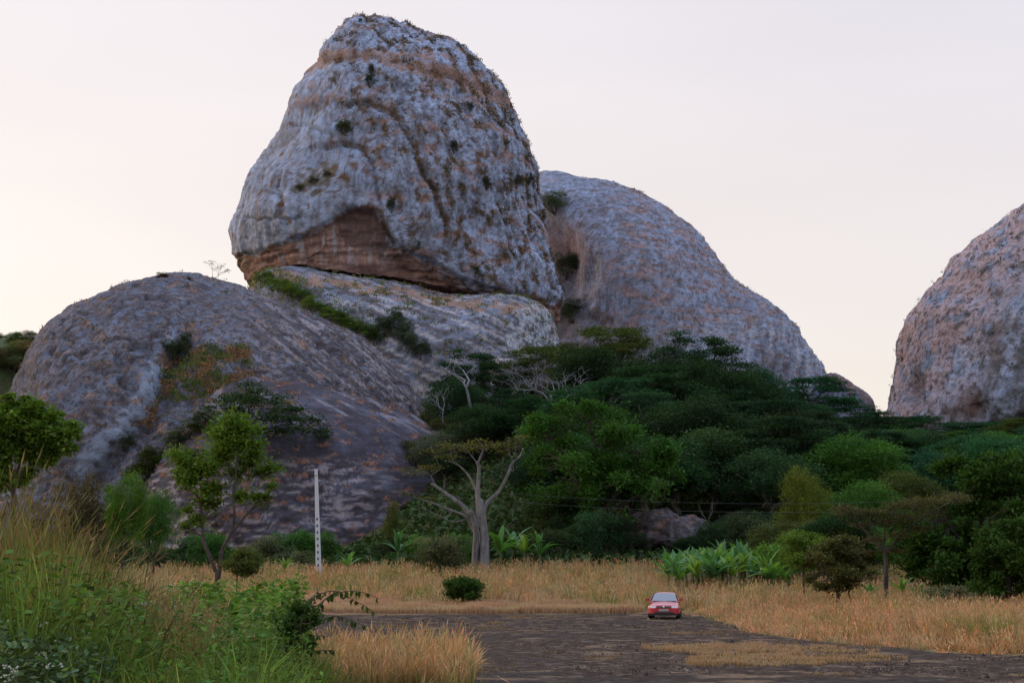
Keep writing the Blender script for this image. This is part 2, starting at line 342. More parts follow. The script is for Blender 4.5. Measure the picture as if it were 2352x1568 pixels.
# ------------------------------------------------------------------ rocks
class Rock: pass
def build_rock(name, outline, cen, d, B, p=1., q=1., n=300, lean=0., disp=None, color=None, label=None, cat='rock', fit=True, smooth=True, wrap=.64, qlow=None, sm=5, post=None, spk=.4):
    ol = np.asarray(outline, float); cx, cy = cen
    th = np.linspace(0, 2*math.pi, 721)[:-1]
    R = np.zeros(720)
    for a in range(len(ol)):
        x1, y1 = ol[a-1] - (cx, cy); x2, y2 = ol[a] - (cx, cy)
        c_, s_ = np.cos(th), np.sin(th); dx, dy = x2-x1, y2-y1
        den = c_*dy - s_*dx; den = np.where(np.abs(den) < 1e-9, 1e-9, den)
        t = (x1*dy - y1*dx)/den; v = (x1*s_ - y1*c_)/den
        ok = (v >= -1e-6) & (v <= 1+1e-6) & (t > 0); R = np.where(ok, np.maximum(R, t), R)
    ker = np.ones(sm)/sm; h_ = sm//2; R = np.convolve(np.r_[R[-h_:], R, R[:h_]], ker, 'valid')
    s = np.ones(720); C0 = at(cx, cy, d)
    def shape(nn, s):
        a = np.linspace(-1, 1, nn); U, Vv = np.meshgrid(a, a)
        r = np.maximum(np.abs(U), np.abs(Vv))
        with np.errstate(all='ignore'):
            hor = np.abs(U) >= np.abs(Vv)
            t = np.where(hor, np.where(U != 0, Vv/np.where(U == 0, 1, U), 0)*math.pi/4 + np.where(U < 0, math.pi, 0),
                         math.pi/2*np.sign(Vv) - np.where(Vv != 0, U/np.where(Vv == 0, 1, Vv), 0)*math.pi/4)
        t = np.mod(t, 2*math.pi); tau = r*wrap*math.pi
        ff = t/(2*math.pi)*720; i0 = np.floor(ff).astype(int) % 720; w = ff - np.floor(ff)
        rs = R*s; Rt = rs[i0]*(1-w) + rs[(i0+1) % 720]*w
        bnd = at(cx + Rt*np.cos(t), cy + Rt*np.sin(t), d)
        rho = np.abs(np.sin(tau))**p
        V = C0 + rho[..., None]*(bnd - C0)
        co = np.cos(tau); qq = q if qlow is None else q + (qlow-q)*sstep(.05, .5, np.sin(t)); V[..., 1] = d - B*np.sign(co)*np.abs(co)**qq + lean*(V[..., 2] - C0[2])
        return V
    if fit:
        for it in range(7):
            V = shape(150, s)
            V = V.reshape(-1, 3); x, y = proj(V)
            t = np.mod(np.arctan2(y-cy, x-cx), 2*math.pi); rr = np.hypot(x-cx, y-cy)
            q_ = t/(2*math.pi)*720; Rq = np.interp(q_, np.arange(720), R, period=720)
            bn = (q_/4).astype(int) % 180; mx = np.zeros(180); np.maximum.at(mx, bn, rr/Rq)
            ratio = np.clip(1/np.maximum(mx, .5), .85, 1.15)
            rf = np.interp(np.arange(720), np.arange(180)*4+2, ratio, period=720)
            rf = np.convolve(np.r_[rf[-60:], rf, rf[:60]], np.ones(121)/121, 'valid'); s = s*rf**.8
    V = shape(n, s)
    du = np.gradient(V, axis=1); dv = np.gradient(V, axis=0); nr_ = np.cross(du, dv); nr_ /= np.linalg.norm(nr_, axis=-1)[..., None] + 1e-9
    out_ = V - (C0 + (0, 0, 0)); flip = np.sign((nr_*out_).sum(-1)); flip = np.median(flip) or 1
    nr_ = nr_*flip
    Pf = V.reshape(-1, 3); Nf = nr_.reshape(-1, 3)
    px, py = proj(Pf)
    if disp is not None: Pf = Pf + Nf*disp(Pf, px, py, Nf)[:, None]
    if post is not None: Pf = post(Pf)
    V = Pf.reshape(n, n, 3)
    du = np.gradient(V, axis=1); dv = np.gradient(V, axis=0); n2 = np.cross(du, dv)*flip; n2 /= np.linalg.norm(n2, axis=-1)[..., None] + 1e-9
    N2 = n2.reshape(-1, 3); px, py = proj(Pf)
    # cavity: how far a vertex lies below its neighbourhood (used for moss and stain, which gather in hollows)
    cc = color(Pf, px, py, Nf, N2) if color is not None else None
    i = np.arange(n-1)[:, None]*n; j = np.arange(n-1)[None]
    Q = np.stack([i+j, i+j+1, i+n+j+1, i+n+j], -1).reshape(-1, 4)
    if flip < 0: Q = Q[:, ::-1]
    rim = np.concatenate([np.arange(n), np.arange(1, n)*n + n-1, (n-1)*n + np.arange(n-2, -1, -1), np.arange(n-2, 0, -1)*n])
    bc = len(Pf); Vall = np.concatenate([Pf, [[C0[0], Pf[rim, 1].mean() + B*.25, Pf[rim, 2].mean()]]])
    T = np.stack([rim, np.roll(rim, -1), np.full(len(rim), bc)], -1)
    if flip > 0: T = T[:, ::-1]
    bur = np.append(Pf[:, 2] < zt(Pf[:, 0], Pf[:, 1]) - 5, False); Q = Q[~bur[Q].all(1)]; T = T[~bur[T].any(1)]      # nothing below ground
    use = np.unique(np.concatenate([Q.ravel(), T.ravel()])); mp = np.zeros(len(Vall), int); mp[use] = np.arange(len(use))
    me = mesh_np(name, Vall[use], [mp[Q], mp[T]], M_ROCK, np.concatenate([cc, cc[:1]])[use], smooth, spk)
    r = Rock(); r.o = link(name, me, None, label, cat if label else None); r.P = Pf; r.N = N2; r.px = px; r.py = py
    # the front-facing part, for placing plants
    view = Pf - (0, 0, HC); r.vis = ((N2*view).sum(-1) < 0)
    return r
def on_rock(r, x, y):
    m = np.where(r.vis, (r.px-x)**2 + (r.py-y)**2, 1e12); k = int(np.argmin(m)); return r.P[k], r.N[k]

GREY = np.array([.240, .284, .385]); DARK = np.array([.10, .085, .09]); RUST = np.array([.30, .165, .115]); BROWN = np.array([.20, .12, .075]); RED = np.array([.34, .145, .085])

# ---- the tall monolith
TOWER = [(610, 720), (560, 652), (538, 618), (529, 588), (527, 555), (530, 525), (541, 490), (548, 440), (560, 412), (590, 362), (625, 320), (645, 290), (668, 240), (680, 205), (705, 175), (740, 140), (752, 100), (790, 65), (822, 42), (880, 38), (930, 50), (1000, 75), (1060, 105), (1105, 140), (1135, 172), (1165, 217), (1190, 262), (1210, 310), (1228, 360), (1240, 400), (1246, 440), (1253, 500), (1258, 560), (1265, 620), (1284, 655), (1291, 700), (1292, 740), (1280, 790), (1220, 830), (1100, 850), (900, 850), (720, 820), (610, 760)]
LIP = [(500, 652), (545, 641), (572, 629), (610, 611), (650, 604), (700, 610), (830, 629), (940, 643), (1060, 667), (1160, 676), (1250, 684), (1330, 692)]
def tower_cut(P):
    """flat underside, rising gently towards the back, resting on the slab"""
    px, py = proj(P); lip = interp(px + 0, LIP) + 3*fbm(P*(1, 0, 0), 9, 3, 47) + 1.5*fbm(P*(1, 0, 0), 2.5, 3, 48) + 60*sstep(508, 532, P[:, 1])      # the heel of the rock rests on the slab behind the lip
    zc = at(px, lip, P[:, 1])[:, 2]; P = P.copy(); low = P[:, 2] < zc; P[:, 2] = np.where(low, zc, P[:, 2]); return P
CR1 = [(790, 236), (850, 232), (905, 262), (945, 320), (965, 380), (990, 425), (1010, 470), (1030, 540)]
CR2 = [(745, 335), (790, 325), (835, 340), (858, 380), (866, 430), (878, 500), (905, 560)]
CR3 = [(560, 500), (620, 506), (690, 500)]
CRA = [(640, 300), (700, 285), (745, 300), (790, 330)]
CRB = [(700, 245), (760, 230), (800, 238)]
CRC = [(650, 390), (640, 430), (652, 470), (640, 500)]
CRD = [(985, 330), (1010, 400), (1035, 470), (1065, 545), (1095, 610)]
CRE = [(1085, 300), (1110, 380), (1150, 470), (1185, 560)]
LEDGE = [(745, 140), (830, 128), (920, 140), (1010, 170), (1100, 195)]
NOTCH = [(800, 468), (860, 472), (868, 500), (905, 560), (880, 590), (790, 560), (770, 510)]
UNDER = [(515, 592), (600, 578), (650, 566), (690, 545), (750, 515), (800, 474), (862, 476), (880, 515), (905, 565), (960, 600), (1010, 640), (1090, 668), (1200, 684), (1300, 700), (1290, 790), (500, 790)]
def tower_disp(P, px, py, Nn):
    h = fbm(P, 45, 3, 1)*2.6 + fbm(P, 15, 3, 4)*1.2
    rough = .35 + .65*sstep(740, 960, px + (400-py)*.25)
    ang_ = P.copy(); ang_[:, 0] = P[:, 0] + P[:, 2]*.28                         # flutes lean with the right flank
    fl = fbm(ang_, (5.5, 30, 30), 4, 7); h += (np.abs(fl)*-1.7 + .5)*rough
    h += fbm(P, (4, 4, 5), 4, 8)*.42*rough + fbm(P, 2, 3, 9)*.18
    pit = noise(P/(2.6, 2.6, 3.4), 5); h -= np.clip(pit - .25, 0, 1)*2.0*rough
    for ln, w, a, st in ((CR1, 6, 1.2, .6), (CR2, 5, 2.0, 1.1), (CR3, 3, .8, .3), (LEDGE, 6, .9, .9), (CRA, 4, 1.0, .35), (CRB, 5, .7, .3), (CRC, 4, 1.2, .5), (CRD, 4, .7, .2), (CRE, 4, .6, .2)):
        dd, sd_ = polydist(px + 6*noise(P/6, 3), py + 6*noise(P/6, 4), ln)
        h -= a*np.exp(-(dd/w)**2); h += st*sd_*np.exp(-dd/38)*-.5
    # bulging buttress left of the second crack, hollow notch in the overhang
    h += 3.6*np.exp(-(((px-795)/70)**2 + ((py-405)/60)**2)) + 1.6*np.exp(-(((px-610)/80)**2 + ((py-470)/100)**2))
    lipd = py - interp(px, [(520, 585), (600, 568), (680, 540), (750, 512), (800, 474), (862, 476), (885, 512), (920, 560), (990, 592), (1060, 632), (1150, 660), (1290, 690)]) + 5*noise(P/5, 6)
    h -= interp(px, [(520, 1.0), (700, 2.0), (800, 4.2), (870, 4.2), (930, 3.0), (1100, 2.0), (1290, .8)])*sstep(-2, 14, lipd)*sstep(150, 60, lipd)
    un = inpoly(px + 14*noise(P/9, 1), py + 14*noise(P/9, 2), UNDER)
    h -= un*.5; h += un*fbm(P, (14, 14, 2.2), 3, 15)*.7
    return h - .5 - .9*crack(P, (22, 22, 26), 411)*rough
def crack(P, sc_, seed, w=.05):
    return np.exp(-(fbm(P, sc_, 3, seed)/w)**2)*th(fbm(P, np.asarray(sc_, float)*1.6, 2, seed+3), -.05, .25)
def rock_grain(c, P, seed, dark=.75, rust=.5, sc_=1.0):
    """weathering of bare rock: stains, rain streaks, lichen and rusty spots with crisp outlines"""
    a = fbm(P, (9*sc_, 9*sc_, 12*sc_), 6, seed, .6); b = fbm(P, (2.4*sc_, 2.4*sc_, 2.0*sc_), 4, seed+5, .65); s_ = fbm(P, (3.0*sc_, 3.0*sc_, 34*sc_), 4, seed+9)
    c = c*(1 + .16*fbm(P, 24*sc_, 3, seed+2) + .10*fbm(P, 1.3*sc_, 2, seed+4))[:, None]
    c = mixc(c, (.17, .165, .19), th(a, .08, .40)*dark*.8)
    c = mixc(c, DARK, th(b, .34, .52)*dark*.9)
    c = mixc(c, (.125, .13, .155), th(s_, .12, .45)*.62)
    r = fbm(P, (5*sc_, 5*sc_, 2.6*sc_), 5, seed+13, .6)
    return mixc(c, RUST, th(r, .30, .5)*rust)
def tower_color(P, px, py, N0, N2):
    rough = .25 + .75*sstep(720, 960, px + (400-py)*.25)
    c = np.tile(GREY*1.2, (len(P), 1)); c = rock_grain(c, P, 41, .32, .12)
    sl = P.copy(); sl[:, 0] += P[:, 2]*.35
    v = fbm(sl, (4, 4, 8), 5, 55, .6)
    c = mixc(c, BROWN*1.05, th(v, .24, .46)*.8*rough)
    c = mixc(c, (.085, .08, .055), th(v, .46, .62)*.85*rough)
    c = mixc(c, RUST, th(fbm(P, (9, 9, 5), 5, 61, .6), .2, .42)*.7*np.maximum(rough, sstep(330, 200, py)*.8))
    spots = noise(P/(1.4, 1.4, 1.8), 9); c = mixc(c, DARK, th(spots, .28, .48)*.6)
    dl, _ = polydist(px, py + 8*fbm(P, 8, 3, 3), [(700, 150), (760, 132), (850, 126), (930, 140), (1010, 168), (1110, 205), (1160, 230)])
    c = mixc(c, (.30, .18, .13), th(np.exp(-(dl/20)**2)*(.75 + .8*fbm(P, 4, 4, 71)), .25, .5)*.75)
    dl, _ = polydist(px, py + 16*fbm(P, 6, 3, 3), [(690, 235), (760, 222), (830, 222), (900, 245)])
    c = mixc(c, (.28, .17, .12), th(np.exp(-(dl/16)**2)*(.75 + .8*fbm(P, 4, 4, 73)), .4, .6)*.55)
    for ln, w in ((CR1, 7), (CR2, 4), (LEDGE, 3), (CRD, 3), (CRC, 3)):
        dd, _ = polydist(px + 9*noise(P/6, 3), py + 9*noise(P/6, 4), ln); c = mixc(c, BROWN*.75, th(np.exp(-(dd/w)**2) + .75*fbm(P, 5, 4, 79), .4, .75)*.85)
    g = inpoly(px + 40*fbm(P, 7, 4, 75), py + 34*fbm(P, 7, 4, 76), [(655, 430), (690, 405), (760, 382), (772, 400), (740, 450), (680, 450)])
    c = mixc(c, (.115, .095, .06), g*th(fbm(P, 3, 4, 77), -.35, .05)*.85)
    c = mixc(c, DARK*.8, crack(P, (22, 22, 26), 411, .05)*.6)
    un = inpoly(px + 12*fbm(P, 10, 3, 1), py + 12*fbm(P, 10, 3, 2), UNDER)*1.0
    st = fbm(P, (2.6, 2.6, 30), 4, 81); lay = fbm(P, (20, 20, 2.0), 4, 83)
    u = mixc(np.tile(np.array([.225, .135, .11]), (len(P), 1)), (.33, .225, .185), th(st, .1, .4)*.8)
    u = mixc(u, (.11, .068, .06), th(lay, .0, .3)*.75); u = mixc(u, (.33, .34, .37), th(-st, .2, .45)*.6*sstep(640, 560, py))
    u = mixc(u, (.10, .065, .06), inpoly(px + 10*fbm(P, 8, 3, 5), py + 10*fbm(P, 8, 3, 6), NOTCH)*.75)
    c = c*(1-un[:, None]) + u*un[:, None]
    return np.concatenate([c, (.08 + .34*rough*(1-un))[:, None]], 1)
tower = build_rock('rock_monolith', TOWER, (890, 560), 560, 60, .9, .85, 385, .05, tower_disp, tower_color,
                   'towering rounded grey rock, the tallest, with a reddish overhang over a dark crack', post=tower_cut, spk=.3)

# ---- the pedestal rock under it
PED = [(552, 660), (565, 640), (590, 622), (640, 612), (700, 619), (820, 638), (930, 653), (1050, 674), (1150, 685), (1250, 688), (1278, 694), (1291, 725), (1292, 790), (1305, 950), (1300, 1150), (700, 1150), (520, 950)]
def ped_disp(P, px, py, Nn):
    return fbm(P, 24, 3, 21)*.9 + fbm(P, (7, 7, 3), 4, 22)*.6 + fbm(P, 2.4, 3, 23)*.25 - .2
def ped_color(P, px, py, N0, N2):
    c = np.tile(GREY*.75, (len(P), 1)); c = rock_grain(c, P, 91, .7, .2)
    dg = P.copy(); dg[:, 2] += P[:, 0]*.45                                     # exfoliation bands running down to the right
    b = fbm(dg, (14, 14, 1.5), 5, 95, .6); c = mixc(c, DARK, th(b, .08, .3)*.85); c = mixc(c, (.40, .36, .36), th(-b, .12, .35)*.85*sstep(650, 800, px))
    top = np.exp(-((interp(px, [(560, 640), (640, 620), (930, 665), (1150, 697), (1290, 697)]) + 10 - py)/15)**2)
    c = mixc(c, (.30, .18, .12), th(top*(.6 + fbm(P, 5, 4, 97)), .25, .5)*.85)
    w = inpoly(px + 8*noise(P/4, 1), py + 8*noise(P/4, 2), [(1180, 725), (1215, 700), (1275, 700), (1292, 790), (1160, 790)])
    return mixc(c, (.38, .40, .43), w*th(-np.abs(fbm(P, 4, 4, 99)), -.35, -.2))
pedestal = build_rock('pedestal_rock', PED, (960, 960), 556, 100, .85, .9, 235, 0, ped_disp, ped_color,
                      'banded grey slab of rock lying beneath the dark crack of the tall tower', sm=31, spk=.4)

# ---- big dome on the left
DOME = [(-12, 1000), (18, 912), (48, 860), (98, 790), (132, 742), (182, 682), (230, 647), (280, 632), (370, 630), (450, 642), (520, 652), (600, 672), (680, 706), (760, 746), (840, 788), (900, 832), (950, 882), (966, 925), (985, 1000), (1010, 1150), (1020, 1420), (-60, 1420), (-30, 1150)]
STREAK = [(395, 770), (360, 830), (340, 900), (300, 965), (245, 1030), (200, 1080)]
GULLY = [(430, 770), (380, 830), (370, 900), (330, 970), (270, 1030), (215, 1100)]
def dome_disp(P, px, py, Nn):
    h = fbm(P, 34, 3, 31)*.8 + fbm(P, (12, 12, 7), 3, 32)*.4 + fbm(P, (3.5, 3.5, 1.6), 4, 33)*.3 + fbm(P, 1.6, 3, 34)*.2
    dd, _ = polydist(px, py, GULLY); h -= 4.5*np.exp(-(dd/32)**2)
    dd, _ = polydist(px, py, STREAK); h += 1.2*np.exp(-(dd/22)**2)
    h -= np.clip(noise(P/(2.0, 2.0, 1.3), 35) - .25, 0, 1)*1.5 + 1.3*crack(P, (17, 17, 9), 401) + .8*(np.abs(fbm(P, (20, 20, 12), 3, 403)) - .3)
    return h - .2
def dome_color(P, px, py, N0, N2):
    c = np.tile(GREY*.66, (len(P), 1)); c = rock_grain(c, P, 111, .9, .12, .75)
    lf = fbm(P, (2.6, 2.6, .9), 5, 117, .7)
    c = mixc(c, (.10, .08, .085), th(lf, -.05, .2)*.85)
    c = mixc(c, (.17, .13, .125), th(fbm(P, (1.8, 1.8, 1.0), 4, 119, .65), .1, .3)*.7)
    dg = P.copy(); dg[:, 2] += P[:, 0]*.75
    b = fbm(dg, (10, 10, 1.2), 5, 121, .62); k = sstep(480, 720, px)
    c = mixc(c, DARK*.9, th(b, -.02, .22)*k*.85); c = mixc(c, (.34, .295, .30), th(-b, .12, .3)*k*.8)
    c = mixc(c, DARK*.7, crack(P, (17, 17, 9), 401, .06)*.75)
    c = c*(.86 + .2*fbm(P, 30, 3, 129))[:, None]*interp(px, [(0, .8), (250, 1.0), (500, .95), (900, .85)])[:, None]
    dd, _ = polydist(px + 11*noise(P/5, 1), py + 9*noise(P/5, 2), STREAK)
    k2 = np.exp(-(dd/interp(py, [(760, 16), (900, 27), (1000, 36), (1080, 24)]))**4)*th(-fbm(P, (2.5, 2.5, 1.2), 4, 123), -.5, -.1); c = mixc(c, (.27, .315, .40), k2*.75)
    g = inpoly(px + 26*fbm(P, 7, 4, 3), py + 22*fbm(P, 7, 4, 4), [(395, 830), (450, 800), (560, 800), (575, 860), (560, 905), (470, 915), (380, 930), (340, 990), (310, 980), (360, 900), (370, 850)])
    c = mixc(c, (.20, .13, .075), g*th(fbm(P, 4, 4, 125), -.1, .2)*.7)
    c = mixc(c, (.26, .15, .09), th(fbm(P, (4.5, 4.5, 2.4), 4, 127, .6), .52, .66)*.65)
    return np.concatenate([c, (.7*(1 - .85*k2))[:, None]], 1)
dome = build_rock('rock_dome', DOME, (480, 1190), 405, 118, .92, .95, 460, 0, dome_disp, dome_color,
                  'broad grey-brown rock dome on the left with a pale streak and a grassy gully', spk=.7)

# ---- dark smooth apron at its foot
APRON = [(300, 1240), (340, 1080), (420, 960), (520, 890), (600, 868), (700, 880), (800, 905), (900, 935), (960, 958), (1040, 1004), (1120, 1046), (1190, 1090), (1228, 1125), (1250, 1190), (1290, 1480), (800, 1500), (270, 1480)]
def apron_disp(P, px, py, Nn):
    return fbm(P, 25, 3, 131)*1.0 + fbm(P, (9, 9, 5), 3, 132)*.4 + fbm(P, (2.5, 2.5, 1.0), 4, 133)*.32*(.5 + sstep(900, 700, px)*sstep(1040, 1080, py)) - .3
def apron_color(P, px, py, N0, N2):
    c = np.tile(np.array([.066, .062, .082]), (len(P), 1))
    a = fbm(P, (8, 8, 14), 5, 141, .6); c = mixc(c, (.044, .038, .048), th(a, .0, .35)*.85); c = mixc(c, (.10, .105, .14), th(-a, .1, .45)*.6)
    fl = fbm(P, (4.5, 4.5, 1.0), 5, 143, .62)
    m = sstep(960, 800, px)*sstep(1035, 1085, py)
    c = mixc(c, (.25, .215, .225), th(fl, .05, .3)*m*.85); c = mixc(c, (.05, .042, .045), th(-fl, .1, .3)*.7)
    dg = P.copy(); dg[:, 2] += P[:, 0]*.6; b = fbm(dg, (20, 20, 2.4), 5, 147, .6)
    c = mixc(c, (.22, .21, .24), th(b, .1, .35)*.7*sstep(1030, 950, py))
    return mixc(c, (.26, .13, .095), th(fbm(P, (4.5, 4.5, 1.3), 4, 149, .6), .5, .62)*.85)
apron = build_rock('rock_apron', APRON, (760, 1270), 318, 62, .9, .95, 380, 0, apron_disp, apron_color,
                   'dark smooth rock slope at the foot of the left dome behind the concrete pole', spk=.4)

# ---- rounded dome behind, right of the tower
RDOME = [(1180, 420), (1240, 396), (1290, 398), (1380, 410), (1450, 426), (1530, 470), (1590, 516), (1640, 572), (1700, 642), (1760, 682), (1810, 722), (1850, 772), (1884, 822), (1908, 862), (1925, 920), (1935, 1000), (1900, 1100), (1150, 1100), (1120, 700)]
def rd_disp(P, px, py, Nn):
    h = fbm(P, 42, 3, 151)*1.6 + fbm(P, (12, 12, 7), 3, 152)*.7 + fbm(P, (4, 4, 2.0), 4, 153)*.4
    an_ = P.copy(); an_[:, 0] -= P[:, 2]*.3
    h -= np.abs(fbm(an_, (6, 30, 40), 3, 154))*1.6*sstep(640, 780, py)*sstep(1500, 1640, px)
    dd, _ = polydist(px, py, [(1360, 600), (1345, 660), (1330, 720), (1400, 760)]); h -= 3*np.exp(-(dd/20)**2)
    h -= 9*np.exp(-(((px-1290)/45)**2 + ((py-620)/110)**2))
    return h - .6
def rd_color(P, px, py, N0, N2):
    c = np.tile(GREY*1.0, (len(P), 1)); c = rock_grain(c, P, 161, .5, .15)
    r = fbm(P, (9, 9, 2.2), 5, 167, .6); k = sstep(1330, 1480, px + (py-400)*.1)*(1 - .5*sstep(720, 820, py))
    c = mixc(c, (.31, .195, .165), th(r, .0, .3)*k*.75)
    c = mixc(c, DARK, crack(P, (26, 26, 14), 421, .05)*.6)
    c = mixc(c, (.14, .11, .115), th(fbm(P, (4.5, 4.5, 1.6), 4, 169, .62), .18, .4)*.8)
    an_ = P.copy(); an_[:, 0] -= P[:, 2]*.3; s_ = fbm(an_, (3, 20, 26), 4, 171)
    c = mixc(c, (.36, .385, .42), th(s_, .0, .3)*.7*sstep(700, 800, py)*sstep(1450, 1600, px))
    lo = np.exp(-(((px-1290)/60)**2 + ((py-580)/60)**2)); c = mixc(c, (.24, .135, .115), lo*.85)
    return mixc(c, (.12, .095, .10), np.exp(-(((px-1300)/50)**2 + ((py-720)/70)**2))*.8)
rdome = build_rock('rear_dome', RDOME, (1480, 900), 690, 95, .95, .95, 320, 0, rd_disp, rd_color,
                   'rounded grey rock dome with rusty bands sloping down to the right behind the tower', spk=.4)

LOW = [(1860, 900), (1905, 856), (1940, 866), (1970, 888), (1998, 912), (2012, 945), (2020, 1000), (1850, 1010)]
lowrock = build_rock('low_rock', LOW, (1930, 960), 640, 30, .95, .95, 90, 0, lambda P, x, y, n_: fbm(P, 9, 4, 181)*1.4,
    lambda P, x, y, a, b: mixc(rock_grain(np.tile(GREY*.7, (len(P), 1)), P, 183, .6, .5), (.20, .11, .09), sstep(24, 4, np.abs(y - interp(x, [(1905, 862), (1970, 890), (2010, 935)])))*.7),
    'small low rock hump between the rear dome and the cut-off rock at the right edge')

# ---- rock cut by the right edge of the picture
RR = [(2018, 990), (2030, 945), (2042, 905), (2052, 862), (2068, 800), (2090, 722), (2130, 662), (2172, 610), (2222, 570), (2284, 515), (2352, 470), (2440, 425), (2560, 410), (2700, 470), (2800, 620), (2860, 900), (2800, 1060), (2400, 1080), (2050, 1060)]
def rr_disp(P, px, py, Nn):
    h = fbm(P, 32, 3, 191)*1.6 + fbm(P, (9, 9, 14), 3, 192)*.8 + fbm(P, 3, 4, 193)*.35
    an_ = P.copy(); an_[:, 0] -= P[:, 2]*.25; h -= np.abs(fbm(an_, (8, 25, 45), 3, 194))*1.9
    h -= 3*np.exp(-(((px-2105)/16)**2 + ((py-900)/50)**2)) + 3.5*np.exp(-(((px-2235)/26)**2 + ((py-945)/36)**2))
    return h - np.clip(noise(P/2.4, 5) - .3, 0, 1)*1.4
def rr_color(P, px, py, N0, N2):
    c = np.tile(GREY*1.08, (len(P), 1)); c = rock_grain(c, P, 201, .55, .15)
    an_ = P.copy(); an_[:, 0] -= P[:, 2]*.25; s_ = fbm(an_, (5, 20, 26), 5, 205, .6)
    c = mixc(c, (.10, .10, .105), th(s_, .12, .36)*.85)
    k = sstep(220, -20, (px - 2060) - (940-py)*.62)
    c = mixc(c, (.46, .31, .29), k*th(fbm(P, 6, 4, 207), -.6, .1)*.75)  # warm pink of low sun from the left, painted into the flank colour
    c = mixc(c, DARK, th(noise(P/(1.6, 1.6, 2.6), 8), .25, .45)*.85)
    c = mixc(c, (.11, .085, .085), np.exp(-(((px-2105)/16)**2 + ((py-890)/55)**2))*.8)
    return mixc(c, (.22, .13, .11), np.exp(-(((px-2232)/30)**2 + ((py-935)/34)**2))*.8)
rrock = build_rock('cliff_rock', RR, (2440, 880), 540, 75, .92, .9, 300, 0, rr_disp, rr_color,
                   'steep grey rock with left flank tinted sunlit pink, cut off by the right edge', spk=.45)

# ---- boulders
def small_rock(name, ol, cen, d, B, base, seed, label, n=70):
    return build_rock(name, ol, cen, d, B, .9, .9, n, 0, lambda P, x, y, n_: fbm(P, B*.5, 4, seed)*B*.12,
                      lambda P, x, y, a, b: rock_grain(np.tile(np.array(base), (len(P), 1)), P, seed+3, .5, .5, .25), label, 'boulder')
small_rock('boulder', [(1405, 1240), (1440, 1185), (1490, 1168), (1550, 1178), (1610, 1200), (1640, 1240), (1600, 1275), (1430, 1275)], (1520, 1240), 176, 7, (.055, .043, .043), 211,
           'low dark brown boulder under the trees behind the banana plants', 90)
small_rock('boulder', [(1120, 850), (1140, 822), (1175, 825), (1190, 850), (1170, 880), (1130, 880)], (1155, 852), 352, 4, (.42, .36, .36), 221, 'pale pinkish boulder in the wood just below the banded slab')
small_rock('boulder', [(1225, 890), (1250, 855), (1290, 850), (1322, 880), (1310, 915), (1240, 920)], (1272, 886), 345, 5, (.38, .37, .39), 225, 'pale grey boulder showing behind the bare twiggy tree')

# ---- wooded hill far left
def hill_c(P, x, y, a, b): return mixc(np.tile(np.array([.065, .09, .035]), (len(P), 1)), (.10, .09, .045), np.clip(fbm(P, 9, 3, 231)*2, 0, 1))
HILL = [(-400, 900), (-300, 790), (-150, 770), (0, 785), (60, 778), (110, 772), (170, 800), (260, 900), (300, 1100), (-400, 1100)]
hill = build_rock('hill', HILL, (-40, 1000), 620, 80, 1, 1, 80, 0, lambda P, x, y, n_: fbm(P, 20, 3, 233)*3, hill_c)
hill.o['kind'] = 'structure'
# ------------------------------------------------------------------ foliage generators
def leaf_quads(P, D, size, rng, w=.55, fold=.25, tint=.25, base=None, dark=0.0):
    """n leaf-sized folded diamonds at P, long axis D"""
    n = len(P); D = D/(np.linalg.norm(D, axis=1)[:, None] + 1e-9)
    r = rng.normal(size=(n, 3)); r[:, 2] *= .35
    Sd = np.cross(D, np.stack([r[:, 0]*.6, r[:, 1]*.6, np.abs(r[:, 2]) + .8], -1)); Sd /= np.linalg.norm(Sd, axis=1)[:, None] + 1e-9
    Up = np.cross(Sd, D)
    s = (size*rng.uniform(.65, 1.3, n))[:, None]
    a = P - D*s*.5; b = P + D*s*.5; m = P + Up*s*fold*.3
    V = np.stack([a, m + Sd*s*w*.5, b, m - Sd*s*w*.5], 1).reshape(-1, 3)
    i = np.arange(n)[:, None]*4
    c = np.ones((n, 3)); t = rng.normal(size=n)*tint
    c *= (1 + np.clip(t, -.55, .7))[:, None]; c[:, 0] *= 1 + rng.normal(size=n)*.12; c[:, 2] *= 1 + rng.normal(size=n)*.1
    if base is not None: c *= base
    return V, np.concatenate([i + [0, 1, 2], i + [0, 2, 3]]), np.repeat(c, 4, 0)
def clump_leaves(cl, per, size, rng, flat=.5, tint=.22, shell=.55, loose=.12, **k):
    """leaves in ellipsoid clumps: rows of cx,cy,cz,rx,rz"""
    cl = np.asarray(cl, float); vol = np.maximum(cl[:, 3]**2*cl[:, 4], 1e-6)**(2/3); cnt = np.maximum(6, (per*vol/vol.mean()).astype(int))
    idx = np.repeat(np.arange(len(cl)), cnt); n = len(idx)
    d = rng.normal(size=(n, 3)); d /= np.linalg.norm(d, axis=1)[:, None]
    d[:, 2] = np.where((d[:, 2] < -.2) & (rng.random(n) < .55), -d[:, 2], d[:, 2])
    rr = shell + (1.08-shell)*rng.random(n)**.7; rr *= 1 + np.abs(rng.normal(size=n))*loose*2 - loose
    e = cl[idx]; P = e[:, :3] + d*rr[:, None]*np.stack([e[:, 3], e[:, 3], e[:, 4]], -1)
    D = d*np.array([1, 1, 1-flat]) + rng.normal(size=(n, 3))*np.array([.6, .6, .45*(1-flat)+.1])
    cb = (1 + rng.normal(size=len(cl))*.14)[idx]
    V, F, c = leaf_quads(P, D, size, rng, tint=tint, **k)
    return V, F, c*np.repeat(cb, 4)[:, None]
def crown_mesh(name, cl, per, size, rng, **k):
    V, F, c = clump_leaves(cl, per, size, rng, **k); return mesh_np(name, V, [F], M_LEAF, c)
